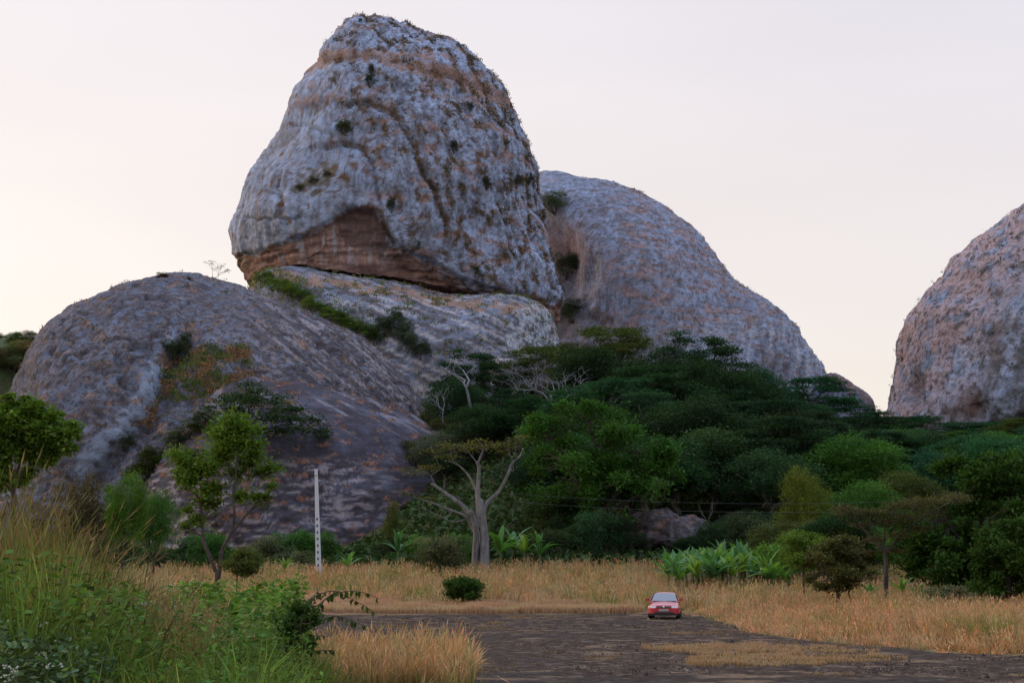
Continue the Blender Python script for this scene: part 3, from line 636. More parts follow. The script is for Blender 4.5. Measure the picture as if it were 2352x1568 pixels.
def limb(mb, a, b, r0, r1, rng, sag=.12, n=6):
    a = np.asarray(a, float); b = np.asarray(b, float); ln = np.linalg.norm(b-a)
    t = np.linspace(0, 1, n)[:, None]; p = a + (b-a)*t
    off = rng.normal(size=3)*ln*sag*.5; p += np.sin(t*math.pi)*off + rng.normal(size=(n, 3))*ln*.02*np.sin(t*math.pi)
    V, F = tube(p, np.linspace(r0, r1, n), 6); g = .8 + .4*rng.random(); mb.add(V, F, (g, g, g)); return p
def trunk_mesh(name, H, fork, r, tips, rng, forks=3, lean=.0):
    mb = MB(); base = np.array([0, 0, -.6]); top = np.array([lean*H, rng.normal()*.02*H, fork])
    t = np.linspace(0, 1, 6)[:, None]; p = base + (top-base)*t + rng.normal(size=(6, 3))*.02*H*np.sin(t*math.pi)*(1, 1, 0)
    rad = r*np.array([1.5, 1.05, .95, .9, .86, .8]); V, F = tube(p, rad, 9, False); mb.add(V, F)
    tips = np.asarray(tips); k = min(forks, len(tips))
    hubs = tips[rng.choice(len(tips), k, replace=False)]
    mids = [top + (h - top)*rng.uniform(.38, .55) for h in hubs]
    for m_ in mids: limb(mb, top, m_, r*.62, r*.4, rng)
    for q in tips:
        m_ = mids[int(np.argmin([np.linalg.norm(q - x) for x in mids]))]; limb(mb, m_, q, r*.34, r*.08, rng, .2)
    return mb.mesh(name, M_BARK, True)

KINDS_ = {}
def kind_umbrella(seed, Wd=18., H=14.):
    rng = np.random.default_rng(seed); cl = []
    for lay in range(4):
        z = H*(.55 + .135*lay); Rl = Wd*.5*(1.0, .95, .74, .42)[lay]; n = (20, 20, 14, 7)[lay]
        for k in range(n):
            a = rng.uniform(0, 2*math.pi); q = Rl*math.sqrt(rng.uniform(.12, 1)); s = Wd*rng.uniform(.075, .135)
            cl.append((q*math.cos(a), q*math.sin(a), z + rng.normal()*.03*H - .05*H*(q/Rl)**2, s, s*rng.uniform(.2, .34)))
    cl = np.array(cl)
    return trunk_mesh('trunk', H, H*.34, .42, cl[::2, :3] - (0, 0, .2), rng, 5, rng.normal()*.04), crown_mesh('crown', cl, 300, .38, rng, flat=.75, shell=.2), Wd, H
def kind_round(seed, Wd=14., H=14., low=.22):
    rng = np.random.default_rng(seed); cl = []
    for k in range(34):
        a = rng.uniform(0, 2*math.pi); e = math.asin(rng.uniform(-.5, 1)); q = rng.uniform(.62, 1.02)
        s = Wd*rng.uniform(.085, .20); hz = H*(1-low)*.5
        cl.append((q*math.cos(e)*math.cos(a)*(Wd*.5 - s*.6), q*math.cos(e)*math.sin(a)*(Wd*.5 - s*.6), H*low + hz + q*math.sin(e)*(hz - s*.5), s, s*rng.uniform(.55, .85)))
    for k in range(8): 
        a = rng.uniform(0, 6.28); cl.append((Wd*.18*math.cos(a), Wd*.18*math.sin(a), H*rng.uniform(.45, .7), Wd*.15, Wd*.13))
    cl = np.array(cl)
    return trunk_mesh('trunk', H, H*.3, .36, cl[::3, :3], rng, 4, rng.normal()*.03), crown_mesh('crown', cl, 480, .33, rng, flat=.45, shell=.45), Wd, H
def kind_bush(seed, Wd=5., H=4.):
    rng = np.random.default_rng(seed); cl = []
    for k in range(30):
        a = rng.uniform(0, 2*math.pi); e = math.asin(rng.uniform(0, 1)); q = rng.uniform(.5, .95); s = Wd*rng.uniform(.09, .17)
        cl.append((q*math.cos(e)*math.cos(a)*(Wd*.5-s*.5), q*math.cos(e)*math.sin(a)*(Wd*.5-s*.5), H*.12 + q*math.sin(e)*H*.8, s, s*.75))
    cl = np.array(cl); mb = MB()
    for q in cl[::4, :3]: limb(mb, (rng.normal()*.1, rng.normal()*.1, -.3), q, .06, .02, rng)
    return mb.mesh('stem', M_BARK, True), crown_mesh('foliage', cl, 150, .20, rng, flat=.2), Wd, H
def kind_twiggy(seed, Wd=12., H=10., fork=.25, levels=4, r=.15, spread=.9):
    """leafless tree: forking pale branches"""
    rng = np.random.default_rng(seed); mb = MB(); tips = []
    def grow(p, d, ln, rr, lv):
        q = p + d*ln; pts = limb(mb, p, q, rr, rr*.66, rng, .18, 5)
        if lv == 0: tips.append(q); return
        for k in range(3 if lv > 1 else 3):
            nd = d + rng.normal(size=3)*spread*(.75, .75, .38); nd[2] = nd[2]*.7 + .18; nd /= np.linalg.norm(nd)
            grow(pts[-1 - int(rng.integers(0, 2))], nd, ln*rng.uniform(.6, .85), rr*.6, lv-1)
    grow(np.array([0, 0, -.5]), np.array([rng.normal()*.12, 0, 1.]), H*fork + .5, r, levels)
    V = np.concatenate(mb.V); w = np.ptp(V[:, 0]); h = V[:, 2].max(); tips = np.array(tips)
    return mb.mesh('branches', M_BARK, True), tips, w, h

variants = {'U': [kind_umbrella(s) for s in (3, 4, 5)], 'R': [kind_round(s) for s in (6, 7, 8)], 'B': [kind_bush(s) for s in (9, 10, 12)]}
def tree(name, kind, var, x, y, z, Wd, H, color, bark, label, cat, group=None, rz=None):
    tr, cr_, W0, H0 = variants[kind][var % len(variants[kind])]
    t = thing(name, label, cat, (x, y, z), random.uniform(0, 6.28) if rz is None else rz, group, (Wd/W0, Wd/W0, H/H0))
    link('trunk' if kind != 'B' else 'stem', tr, t, color=bark); link('crown' if kind != 'B' else 'foliage', cr_, t, color=color); return t
random.seed(4)
DKG = (.024, .056, .022); OLV = (.066, .082, .022); TEAL = (.024, .074, .034); BRG = (.066, .135, .018); MID = (.052, .125, .022); YEL = (.10, .125, .022); GRY = (.075, .095, .058); BRN = (.070, .058, .028)
BK = (.055, .048, .042); PALE = (.34, .33, .33)
def px_tree(name, kind, var, px, top, wpx, d, color, label, cat='tree', group=None, zb=None, bark=BK):
    x, y, zt_ = at(px, top, d); z = zt1(x, y) if zb is None else zb
    H = max(zt_ - z, 1.2); Wd = wpx/FPX*math.hypot(d, 0)*1.0
    return tree(name, kind, var, x, y, z - .15, Wd, H, color, bark, label, cat, group)

# ---- the wood on the slope, every tree its own thing
WOOD = [
 ('U', 0, 1400, 746, 290, 315, OLV, 'olive flat-topped tree under the gap between tower and rear dome'),
 ('U', 1, 1600, 768, 250, 292, DKG, 'dark layered tree breaking the lower edge of the rear dome, tallest on the slope'),
 ('U', 2, 1490, 838, 330, 262, DKG, 'very wide dark umbrella tree left of the tallest one'),
 ('U', 0, 1240, 792, 250, 345, OLV, 'thin-crowned flat tree just under the white end of the banded slab'),
 ('U', 1, 1085, 806, 190, 338, DKG, 'dark tree behind the pale forked bare tree'),
 ('R', 0, 1750, 842, 150, 310, TEAL, 'fresh bluish-green round crown against the foot of the rear dome'),
 ('U', 2, 1870, 862, 240, 318, TEAL, 'layered bluish-green tree below the right end of the rear dome'),
 ('U', 0, 1650, 905, 300, 250, DKG, 'dark umbrella tree in front of and below the tallest one'),
 ('U', 1, 1785, 930, 260, 262, DKG, 'dark flat tree between the tallest tree and the bluish-green ones'),
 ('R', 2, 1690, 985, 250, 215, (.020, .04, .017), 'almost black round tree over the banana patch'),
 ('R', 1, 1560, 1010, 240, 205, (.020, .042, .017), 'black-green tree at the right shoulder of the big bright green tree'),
 ('U', 1, 1985, 938, 230, 330, DKG, 'tree on the skyline gap between low rock and cliff'),
 ('R', 0, 1112, 925, 190, 262, DKG, 'dense dark tree behind the crown of the pale-limbed tree'),
 ('U', 2, 1010, 968, 120, 300, BRN, 'small brownish tree at the right edge of the left dome'),
 ('B', 1, 985, 900, 110, 345, OLV, 'olive shrub tree in the ravine beside the left dome'),
 ('R', 1, 1050, 870, 150, 320, (.028, .062, .026), 'dark round tree in the ravine under the bare forked tree'),
 ('U', 1, 1330, 905, 170, 290, DKG, 'dark tree to the right of the bare twiggy tree'),
 ('R', 1, 1960, 1000, 300, 195, MID, 'broad mid-green domed tree, widest of the right half'),
 ('R', 2, 2080, 1075, 220, 180, OLV, 'olive sloping tree on the right flank of the broad domed tree'),
 ('R', 0, 1842, 1070, 135, 150, YEL, 'upright olive-yellow tree behind the banana patch'),
 ('R', 2, 1975, 1100, 230, 165, MID, 'low green tree under the broad domed tree'),
 ('U', 2, 2110, 955, 240, 365, TEAL, 'flat tree at the left foot of the right-hand cliff'),
 ('U', 0, 2260, 968, 230, 370, TEAL, 'flat tree at the middle of the cliff foot'),
 ('U', 1, 2345, 958, 200, 340, OLV, 'olive tree at the cliff foot by the right edge of the picture'),
 ('R', 1, 2150, 1010, 240, 290, TEAL, 'bluish-green crown in the second row under the cliff, left one'),
 ('R', 2, 2300, 1025, 220, 280, TEAL, 'bluish-green crown in the second row under the cliff, right one'),
 ('U', 0, 2060, 1005, 200, 300, DKG, 'dark tree right of the low rock hump, lower on the slope'),
 ('R', 1, 1345, 792, 200, 300, (.026, .05, .02), 'dark rounded crown between the olive flat-topped tree and the bare twiggy tree'),
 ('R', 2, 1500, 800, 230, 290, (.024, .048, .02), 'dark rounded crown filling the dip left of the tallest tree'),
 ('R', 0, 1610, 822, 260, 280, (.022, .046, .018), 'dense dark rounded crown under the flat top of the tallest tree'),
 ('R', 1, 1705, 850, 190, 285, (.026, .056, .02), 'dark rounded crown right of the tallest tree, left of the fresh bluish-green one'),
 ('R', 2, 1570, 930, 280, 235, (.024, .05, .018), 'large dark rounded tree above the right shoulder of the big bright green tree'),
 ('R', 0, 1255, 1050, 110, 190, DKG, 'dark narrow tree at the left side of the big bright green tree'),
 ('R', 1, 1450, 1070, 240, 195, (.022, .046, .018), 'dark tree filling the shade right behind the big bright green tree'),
 ('R', 2, 290, 1076, 120, 118, BRG, 'bright lime-green tree at the foot of the left dome'),
 ('B', 0, 190, 1062, 150, 112, BRN, 'dull brownish tree left of the lime-green one'),
 ('R', 0, 360, 1122, 120, 124, MID, 'green tree low behind the slender twin-trunk tree'),
 ('B', 2, 905, 1140, 66, 165, OLV, 'small olive tree left of the pale-limbed tree'),
]
for k, (kd, v, px, top, w, d, col_, lab) in enumerate(WOOD):
    px_tree({'U': 'flat_topped_tree', 'R': 'leafy_tree', 'B': 'scrub_tree'}[kd], kd, v, px, top, w, d, col_, lab)
# filler trees that nothing tells apart
rng = np.random.default_rng(77); random.seed(77)
def filler(n, x0, x1, d0, d1, h0, h1, cols, label, group, name, kinds='UR', topmin=None, wk=(1.0, 1.6)):
    for k in range(n):
        px = rng.uniform(x0, x1); d = rng.uniform(d0, d1); x, y, _ = at(px, 1200, d); z = zt1(x, y); H = rng.uniform(h0, h1)
        if topmin is not None:
            H = min(H, max(3, at(px, interp(px, topmin), d)[2] - z))
        kd = kinds[int(rng.integers(len(kinds)))]
        c = np.array(cols[int(rng.integers(len(cols)))])*rng.uniform(.6, 1.45)*np.array([rng.uniform(.8, 1.3), 1, rng.uniform(.8, 1.2)])
        tree(name, kd, int(rng.integers(3)), x, y, z - .2, H*rng.uniform(*wk), H, tuple(c), (.13, .12, .11) if rng.random() < .5 else BK, label, 'tree', group)
filler(64, 1290, 1870, 185, 320, 10, 16, [DKG, DKG, (.022, .046, .018)], 'dark tree in the shaded wood below the rear dome', 'trees in the shaded wood below the rear dome', 'wood_tree', 'UR',
       [(1300, 960), (1400, 850), (1500, 900), (1560, 860), (1700, 880), (1860, 930)])
filler(80, 1820, 2520, 200, 400, 8, 13, [TEAL, DKG, MID], 'green tree in the wood spreading below the right-hand cliff', 'trees in the wood below the cliff', 'wood_tree', 'UR',
       [(1840, 960), (2000, 985), (2100, 985), (2300, 990), (2480, 960)])
filler(34, 955, 1330, 240, 400, 6, 11, [DKG, OLV, GRY], 'dark tree in the ravine between left dome and banded slab', 'trees in the ravine beside the left dome', 'ravine_tree', 'UR',
       [(960, 900), (1000, 840), (1080, 830), (1180, 815), (1320, 830)])
filler(14, -30, 108, 548, 590, 7, 11, [(.12, .15, .06), (.15, .14, .07)], 'small tree on the wooded hill behind the left dome', 'trees on the hill behind the left dome', 'hill_tree', 'R')
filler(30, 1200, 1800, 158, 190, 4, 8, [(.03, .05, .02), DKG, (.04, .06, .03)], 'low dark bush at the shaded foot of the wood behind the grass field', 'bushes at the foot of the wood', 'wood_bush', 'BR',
       [(1200, 1130), (1300, 1120), (1400, 1160), (1450, 1235), (1600, 1240), (1640, 1180), (1800, 1150)], (1.0, 1.5))
filler(26, 120, 1075, 140, 172, 2.5, 5, [GRY, MID, (.06, .085, .04), DKG], 'grey-green bush in the thicket between grass field and left dome', 'thicket bushes below the left dome', 'thicket_bush', 'B',
       [(120, 1150), (330, 1150), (520, 1195), (620, 1170), (700, 1165), (800, 1195), (870, 1215), (960, 1215), (1075, 1215)], (1.1, 1.8))
filler(22, 1780, 2400, 120, 165, 3, 7, [MID, DKG, OLV], 'dark green bush between right-hand trees and the wood behind', 'bushes behind the right-hand trees', 'wood_bush', 'BR',
       [(1780, 1180), (1900, 1180), (2050, 1130), (2400, 1100)], (1.0, 1.4))
for o in list(C.objects):
    if o.get('group') == 'trees on the hill behind the left dome':
        px, py = proj(np.array(o.location)); P_, _n = on_rock(hill, px, rng.uniform(790, 905)); o.location = P_ - np.array([0, 0, .5])

# ---- shrubs on the rocks
def rock_shrub(r, x, y, wpx, hpx, col_, label, v=0, name='rock_shrub', group=None):
    P_, n_ = on_rock(r, x, y + hpx*.4); d = P_[1]; return tree(name, 'B', v, *(P_ + n_*.15 - np.array([0, 0, .3])), wpx/FPX*d, hpx/FPX*d, col_, BK, label, 'shrub', group)
GSH = (.085, .105, .05); DSH = (.05, .065, .035)
for q in [(tower, 850, 184, 34, 40, DSH, 'dark shrub on the smooth face near the tower top'), (tower, 790, 290, 56, 36, GSH, 'pale green shrub under the buttress arch on the tower'),
          (tower, 850, 158, 18, 30, BRN, 'brown narrow shrub just above the dark one near the tower top'),
          (tower, 690, 428, 30, 16, (.10, .09, .04), 'low olive scrub on the left front of the tower, left of three'), (tower, 720, 412, 34, 18, (.09, .085, .04), 'low olive scrub on the left front of the tower, middle of three'), (tower, 750, 398, 26, 16, (.10, .09, .045), 'low olive scrub on the left front of the tower, right of three'), (tower, 1185, 415, 30, 34, DSH, 'dark shrub at the right edge of the tower, left of a pair'),
          (tower, 1215, 408, 30, 30, DSH, 'dark shrub at the right edge of the tower, right of a pair'), (tower, 1040, 335, 32, 34, BRN, 'brown shrub high on the right face of the tower'),
          (tower, 1115, 420, 30, 36, DSH, 'dark tuft-like shrub midway on the right face of the tower'), (tower, 900, 470, 30, 40, DSH, 'dark shrub right of the overhang notch'),
          (tower, 960, 560, 22, 26, (.05, .09, .03), 'green shrub above the reddish underside'), (tower, 1090, 620, 34, 24, (.06, .09, .03), 'green shrub low on the right face near the crack'),
          (tower, 995, 420, 34, 44, BRN, 'brown bush at the lower end of the diagonal crack'), (tower, 1080, 245, 26, 28, BRN, 'brown bush under the upper right shoulder'),
          (tower, 828, 48, 14, 14, DSH, 'tiny shrub on the very top of the tower'),
          (rdome, 1275, 470, 84, 56, GSH, 'grey-green thicket in the notch right of the tower'), (rdome, 1300, 610, 70, 70, DSH, 'dark thicket halfway down the gap right of the tower'),
          (rdome, 1318, 715, 70, 60, DSH, 'dark thicket at the bottom of the gap right of the tower'), (rdome, 1325, 600, 40, 40, (.045, .08, .03), 'green bush at the right side of the gap'),
          (dome, 395, 805, 90, 56, DSH, 'dark bush at the head of the grassy gully on the left dome'), (dome, 425, 785, 40, 50, DSH, 'upright bush behind the gully-head bush'),
          (dome, 372, 632, 40, 14, BRN, 'brown scrub on the dome skyline'), (dome, 430, 638, 20, 10, BRN, 'small brown scrub right of the skyline scrub'),
          (dome, 280, 1010, 60, 40, GSH, 'grey-green bush low in the gully')]:
    rock_shrub(*q)
for k, (x, y) in enumerate([(600, 655), (622, 664), (642, 674), (662, 684), (684, 696), (706, 708), (728, 722), (750, 734), (772, 746), (795, 756), (815, 766), (838, 776)]):
    rock_shrub(pedestal, x + 8, y - 16, 62, 36, (.12, .18, .035) if k % 2 else (.08, .13, .03), 'green bush in the strip along the cleft between left dome and banded slab', k, 'cleft_bush', 'bushes along the cleft')
for k, (x, y) in enumerate([(880, 750), (905, 725), (860, 770), (935, 785), (965, 800), (930, 760)]):
    rock_shrub(pedestal, x, y, 60, 52, GRY if k % 2 else DSH, 'grey-green thicket bush on the lower left of the banded slab', k, 'thicket_bush', 'thicket on the banded slab')
for k, (x, y) in enumerate([(470, 960), (440, 985), (500, 990), (410, 1010), (350, 1040), (380, 1060), (440, 1050), (330, 1075)]):
    rock_shrub(apron if x > 390 else dome, x, y, 90, 50, (GRY, OLV, MID)[k % 3], 'grey-green scrub bush at the lower left of the left dome', k, 'slope_bush', 'scrub at the foot of the gully')

# ---- dry grass mats growing on the rocks (uncountable)
def rock_grass(name, r, m, n, h, cols, label, seed, upw=.7):
    g = np.random.default_rng(seed); ids = np.flatnonzero(m & r.vis)
    if len(ids) == 0: return
    ids = g.choice(ids, min(n, len(ids)), replace=False); mb_V, mb_F, mb_C = [], [], []
    cols = np.array(cols); k = 11; n_ = len(ids)
    P0 = np.repeat(r.P[ids], k, 0) + g.normal(size=(n_*k, 3))*h*.5*np.array([1.2, 1.2, .7]); Nn = np.repeat(r.N[ids], k, 0)
    D = Nn*.6 + np.array([0, 0, upw]) + g.normal(size=(n_*k, 3))*.45; D /= np.linalg.norm(D, axis=1)[:, None]
    hh = (h*.72*g.uniform(.4, 1.2, n_*k))[:, None]; Sd = np.cross(D, g.normal(size=(n_*k, 3))); Sd /= np.linalg.norm(Sd, axis=1)[:, None]
    V = np.stack([P0 - Sd*hh*.3, P0 + Sd*hh*.3, P0 + D*hh], 1).reshape(-1, 3); F = np.arange(len(V)).reshape(-1, 3)
    c = np.repeat(cols[g.integers(len(cols), size=n_)], k, 0)*g.uniform(.7, 1.3, (n_*k, 1))
    link(name, mesh_np(name, V, [F], M_TUFT, np.repeat(c, 3, 0)), None, label, 'grass', kind='stuff')
P_ = tower.P; rough_ = sstep(700, 960, tower.px + (400-tower.py)*.25)
sl_ = P_.copy(); sl_[:, 0] += P_[:, 2]*.35; v = fbm(sl_, (4, 4, 8), 5, 55, .6)
un_ = inpoly(tower.px, tower.py, UNDER)
dl, _ = polydist(tower.px, tower.py, CR1)
mk = (((v > .26) & (rough_ > .4)) | (dl < 9)) & ~un_
rock_grass('rock_grass', tower, mk, 4200, .8, [BRN, (.15, .10, .05), (.06, .07, .03), (.19, .12, .06), (.05, .055, .03)], 'brown and dark green grass tufts sprinkled over the tall tower', 301)
v = fbm(rdome.P, (9, 9, 2.2), 5, 167, .6)
rock_grass('rock_grass', rdome, (v > .22) & (rdome.px > 1330), 1700, .8, [(.26, .15, .09), (.2, .12, .08), (.1, .08, .05)], 'rusty dry grass tufts in bands across the rear dome', 303)
v = fbm(dome.P, (4.5, 4.5, 2.4), 4, 127, .6)
gl = inpoly(dome.px + 26*fbm(dome.P, 7, 4, 3), dome.py + 22*fbm(dome.P, 7, 4, 4), [(395, 830), (450, 800), (560, 800), (575, 860), (560, 905), (470, 915), (380, 930), (340, 990), (310, 980), (360, 900), (370, 850)])
rock_grass('rock_grass', dome, (v > .42) & ~gl, 1000, .75, [(.28, .16, .075), (.2, .12, .06), (.09, .08, .04)], 'orange-brown grass tufts scattered over the left dome', 305)
gg = gl & (fbm(dome.P, 9, 3, 309) > -.2) & (fbm(dome.P, 3, 3, 310) > -.2)
rock_grass('rock_grass', dome, gg, 1300, .9, [(.08, .13, .03), (.10, .15, .035), (.16, .14, .05)], 'green grass mat in the gully on the left dome', 307)
rock_grass('rock_grass', dome, gl & ~gg & (fbm(dome.P, 4, 4, 125) > -.1), 700, .9, [(.3, .17, .08), (.22, .13, .06)], 'orange grass mat in the gully on the left dome', 308)
v = fbm(apron.P, (4.5, 4.5, 1.3), 4, 149, .6)
rock_grass('rock_grass', apron, v > .42, 900, .7, [(.34, .17, .10), (.26, .14, .08)], 'orange grass cushions on the dark rock slope', 311)
v = fbm(pedestal.P, (5, 5, 3), 4, 321)
cl_, _ = polydist(pedestal.px, pedestal.py, [(585, 636), (670, 666), (770, 720), (860, 766)])
rock_grass('rock_grass', pedestal, (v > .35) | (cl_ < 34), 3400, 1.0, [(.12, .17, .04), (.1, .15, .035), (.24, .15, .07), (.08, .1, .03)], 'green and tan grass along the banded slab and its cleft', 313)
v = fbm(rrock.P, (4, 4, 7), 4, 323)
rock_grass('rock_grass', rrock, v > .42, 1100, 1.0, [DSH, (.09, .08, .04)], 'dark tufts on the steep right-hand cliff', 315)

# ---- forest floor undergrowth (uncountable)
g = np.random.default_rng(91); n = 60000
px = g.uniform(150, 2500, n); d = 152*np.exp(g.random(n)*math.log(430/152)); xy = at(px, np.full(n, 1200.), d); z = zt(xy[:, 0], xy[:, 1])
keep = ~((px < 900) & (d > 230)); px, d, xy, z = px[keep], d[keep], xy[keep], z[keep]
Pg = np.stack([xy[:, 0], xy[:, 1], z + g.random(len(z))*1.1], -1)
V, F, c = leaf_quads(Pg, g.normal(size=Pg.shape), 1.1, g, w=.7, tint=.3)
link('undergrowth', mesh_np('undergrowth', V, [F], M_TUFT, c*np.array([.032, .058, .018])), None, 'dark green undergrowth covering the forest floor', 'undergrowth', kind='stuff')

# ------------------------------------------------------------------ grasses
def blades(P, H, wid, rng, base, tip, lean=.25, head=None, bend=.3):
    """grass: 5-vertex bent blades; head=(colour, length, width) adds a feathery seed head"""
    n = len(P); a = rng.uniform(0, 2*math.pi, n); S_ = np.stack([np.cos(a), np.sin(a), np.zeros(n)], -1)
    b = rng.uniform(0, 2*math.pi, n); Ld = np.stack([np.cos(b), np.sin(b), np.zeros(n)], -1)*np.abs(rng.normal(size=(n, 1)))*lean
    H = H[:, None]; w = (wid*rng.uniform(.6, 1.4, n))[:, None]
    up = np.array([0, 0, 1.])
    mid = P + (up + Ld*.5)*H*.55; tp = P + (up*(1 - bend*np.abs(Ld).sum(1)[:, None]*.5) + Ld*1.5)*H
    V = np.stack([P - S_*w, P + S_*w, mid - S_*w*.8, mid + S_*w*.8, tp], 1)
    mc = base*.45 + tip*.55
    Cc = np.stack([base, base, mc, mc, tip], 1)
    i = np.arange(n)[:, None]*5; Q = i + [0, 1, 3, 2]; T = i + [2, 3, 4]
    V = V.reshape(-1, 3); Cc = Cc.reshape(-1, 3)
    if head is not None:
        hc, hl, hw = head; ax = tp - mid; ax /= np.linalg.norm(ax, axis=1)[:, None]; l_ = (hl*rng.uniform(.6, 1.3, n))[:, None]
        h0 = tp - ax*l_*.25; h1 = tp + ax*l_*.75 + Ld*l_*.4; hm = (h0+h1)/2; k = (hw*rng.uniform(.6, 1.4, n))[:, None]
        HV = np.stack([h0, hm + S_*k, h1, hm - S_*k], 1).reshape(-1, 3); j = len(V) + np.arange(n)[:, None]*4
        T = np.concatenate([T, j + [0, 1, 2], j + [0, 2, 3]]); V = np.concatenate([V, HV])
        hcs = np.broadcast_to(hc, (n, 3))*rng.uniform(.7, 1.3, (n, 1)); Cc = np.concatenate([Cc, np.repeat(hcs, 4, 0)])
    return V, Q, T, Cc
def put_grass(name, label, parts, kind='stuff'):
    mb = MB()
    for V, Q, T, c in parts:
        mb.add(V, [Q, T]); mb.C[-1] = c
    link(name, mb.mesh(name, M_GRASS), None, label, 'grass', kind=kind)
def px_of(x, y): 
    return proj(np.stack([x, y, zt(x, y)], -1))
g = np.random.default_rng(101)
def scatter(n, x0, x1, d0, d1):
    """points over a wedge of ground seen between photo columns x0..x1, even per square metre"""
    d = np.sqrt(g.uniform(d0**2, d1**2, n)); px = g.uniform(x0, x1, n); k = (px-CX)/FPX
    y = d; x = k*(ca*1.0)*y*1.02; return x, y
TAN = np.array([.34, .21, .10]); ORG = np.array([.42, .22, .10]); STR = np.array([.46, .32, .20]); PNK = np.array([.40, .24, .16]); GRN = np.array([.07, .11, .025]); OLG = np.array([.13, .165, .038])

def tuss(B, Ht, wid, base, tip, lean, head=None, per=26, rad=.16, headp=.55, vary=.30, lite=False):
    """arching tussocks: per blades on each base point"""
    m = len(B); base = np.broadcast_to(base, (m, 3)); tip = np.broadcast_to(tip, (m, 3))
    cb = (1 + vary*g.normal(size=(m, 1))).clip(.45, 1.7)*(1 + np.stack([.16, -.02, .0])*g.normal(size=(m, 1)))
    i_ = np.repeat(np.arange(m), per); q = len(i_)
    a = g.uniform(0, 2*math.pi, q); r_ = np.abs(g.normal(size=q))
    O = np.stack([np.cos(a)*r_, np.sin(a)*r_, np.zeros(q)], -1); P3 = B[i_] + O*rad
    H = (Ht[i_]*(1 - .16*r_)*g.uniform(.62, 1.02, q)).clip(.12)[:, None]
    Ld = O*lean*g.uniform(.4, 1.3, (q, 1)) + np.array([.10, 0, 0])*g.normal(size=(m, 1))[i_]*1.2
    w = (wid*g.uniform(.55, 1.4, q))[:, None]; s_ = g.uniform(0, 2*math.pi, q); S_ = np.stack([np.cos(s_), np.sin(s_)*.5, np.zeros(q)], -1)
    dr = (Ld**2).sum(1)[:, None]
    up = np.array([0, 0, 1.]); p1 = P3 + (up*.38 + Ld*.16)*H; p2 = P3 + (up*.76 + Ld*.52)*H; p3 = P3 + (up*(1 - .9*dr).clip(.35) + Ld*1.15)*H
    V = np.stack([P3 - S_*w*.8, P3 + S_*w*.8, p1 - S_*w, p1 + S_*w, p2 - S_*w*.75, p2 + S_*w*.75, p3], 1)
    b = base[i_]*cb[i_]*g.uniform(.7, 1.3, (q, 1)); t = tip[i_]*cb[i_]*g.uniform(.6, 1.35, (q, 1))
    Cc = np.stack([b, b, b*.6+t*.4, b*.6+t*.4, t, t, t*1.05], 1)
    if lite: V = V[:, [0, 1, 2, 3, 6]]; Cc = Cc[:, [0, 1, 4, 5, 6]]; j_ = np.arange(q)[:, None]*5; Q = j_ + [0, 1, 3, 2]; T = j_ + [2, 3, 4]
    else: j_ = np.arange(q)[:, None]*7; Q = np.concatenate([j_ + [0, 1, 3, 2], j_ + [2, 3, 5, 4]]); T = j_ + [4, 5, 6]
    V = V.reshape(-1, 3); Cc = Cc.reshape(-1, 3)
    if head is not None:
        hc, hl, hw = head; e = g.random(q) < headp; n_ = int(e.sum()); ax = (p3-p2)[e]; ax /= np.linalg.norm(ax, axis=1)[:, None] + 1e-9
        l_ = (hl*g.uniform(.6, 1.4, n_))[:, None]; h0 = p3[e] - ax*l_*.3; h1 = p3[e] + ax*l_*.7 + Ld[e]*l_*.5 - up*l_*.12; hm = h0*.55 + h1*.45; kk = (hw*g.uniform(.5, 1.5, n_))[:, None]
        HV = np.stack([h0, hm + S_[e]*kk, h1, hm - S_[e]*kk], 1).reshape(-1, 3); jj = len(V) + np.arange(n_)[:, None]*4
        T = np.concatenate([T, jj + [0, 1, 2], jj + [0, 2, 3]]); V = np.concatenate([V, HV])
        Cc = np.concatenate([Cc, np.repeat(np.broadcast_to(hc, (n_, 3))*cb[i_][e]*g.uniform(.7, 1.3, (n_, 1)), 4, 0)])
    return V, Q, T, Cc

def near(n, x0, x1, d0, d1, top, jit, wid, base, tip, lean, head=None, cut=None, minh=.35, per=26, rad=.16):
    m0 = n//per; d = np.sqrt(g.uniform(d0**2, d1**2, m0)); px = g.uniform(x0, x1, m0)
    tp = interp(px, top) + jit*(np.abs(g.normal(size=m0)) + .9*fbm(np.stack([px/120, d/1.6, d*0], -1), 1, 3, 29))
    T3 = at(px, tp, d); zg = zt(T3[:, 0], T3[:, 1]); Ht = T3[:, 2] - zg; k = Ht > minh
    return tuss(np.stack([T3[:, 0], T3[:, 1], zg], -1)[k], Ht[k], wid, base, tip, lean, head, per, rad)
# tall tan grass field behind the pavement
x, y = scatter(7200, -150, 2600, 84, 152); ppx, ppy = px_of(x, y)
sm_ = slab_mask(x, y); edge = interp(ppx, [(500, 84), (720, 93), (1100, 95), (1380, 93), (1480, 88), (1560, 84), (2600, 84)])
k = (((x + 12.6)/3.0)**2 + ((y - 96)/6.0)**2 > 1) & (sm_ < -.2) & (y > edge + 1.2*fbm(np.stack([x, y, x*0], -1), 3, 3, 3)); k &= ~((ppx > 1535) & (ppx < 1800) & (y > 119))
k &= ~((np.abs(ppx - 1062) < 48) & (y < 94))
x, y, ppx = x[k], y[k], ppx[k]
P3 = np.stack([x, y, zt(x, y)], -1); gn = fbm(P3*(1, .4, 0), 4.5, 4, 5); tn = fbm(P3*(1, .4, 0), 7, 3, 8)
H = (1.12 + .22*gn + .22*g.normal(size=len(x))).clip(.4, 2.0)
tip = mixc(np.tile(TAN, (len(x), 1)), PNK*1.05, th(tn, -.1, .3)*.85); tip = mixc(tip, OLG*1.1, th(gn, .0, .35)*.8); tip = mixc(tip, STR*1.05, th(fbm(P3*(1, .4, 0), 3.0, 3, 13), .12, .4)*.75)
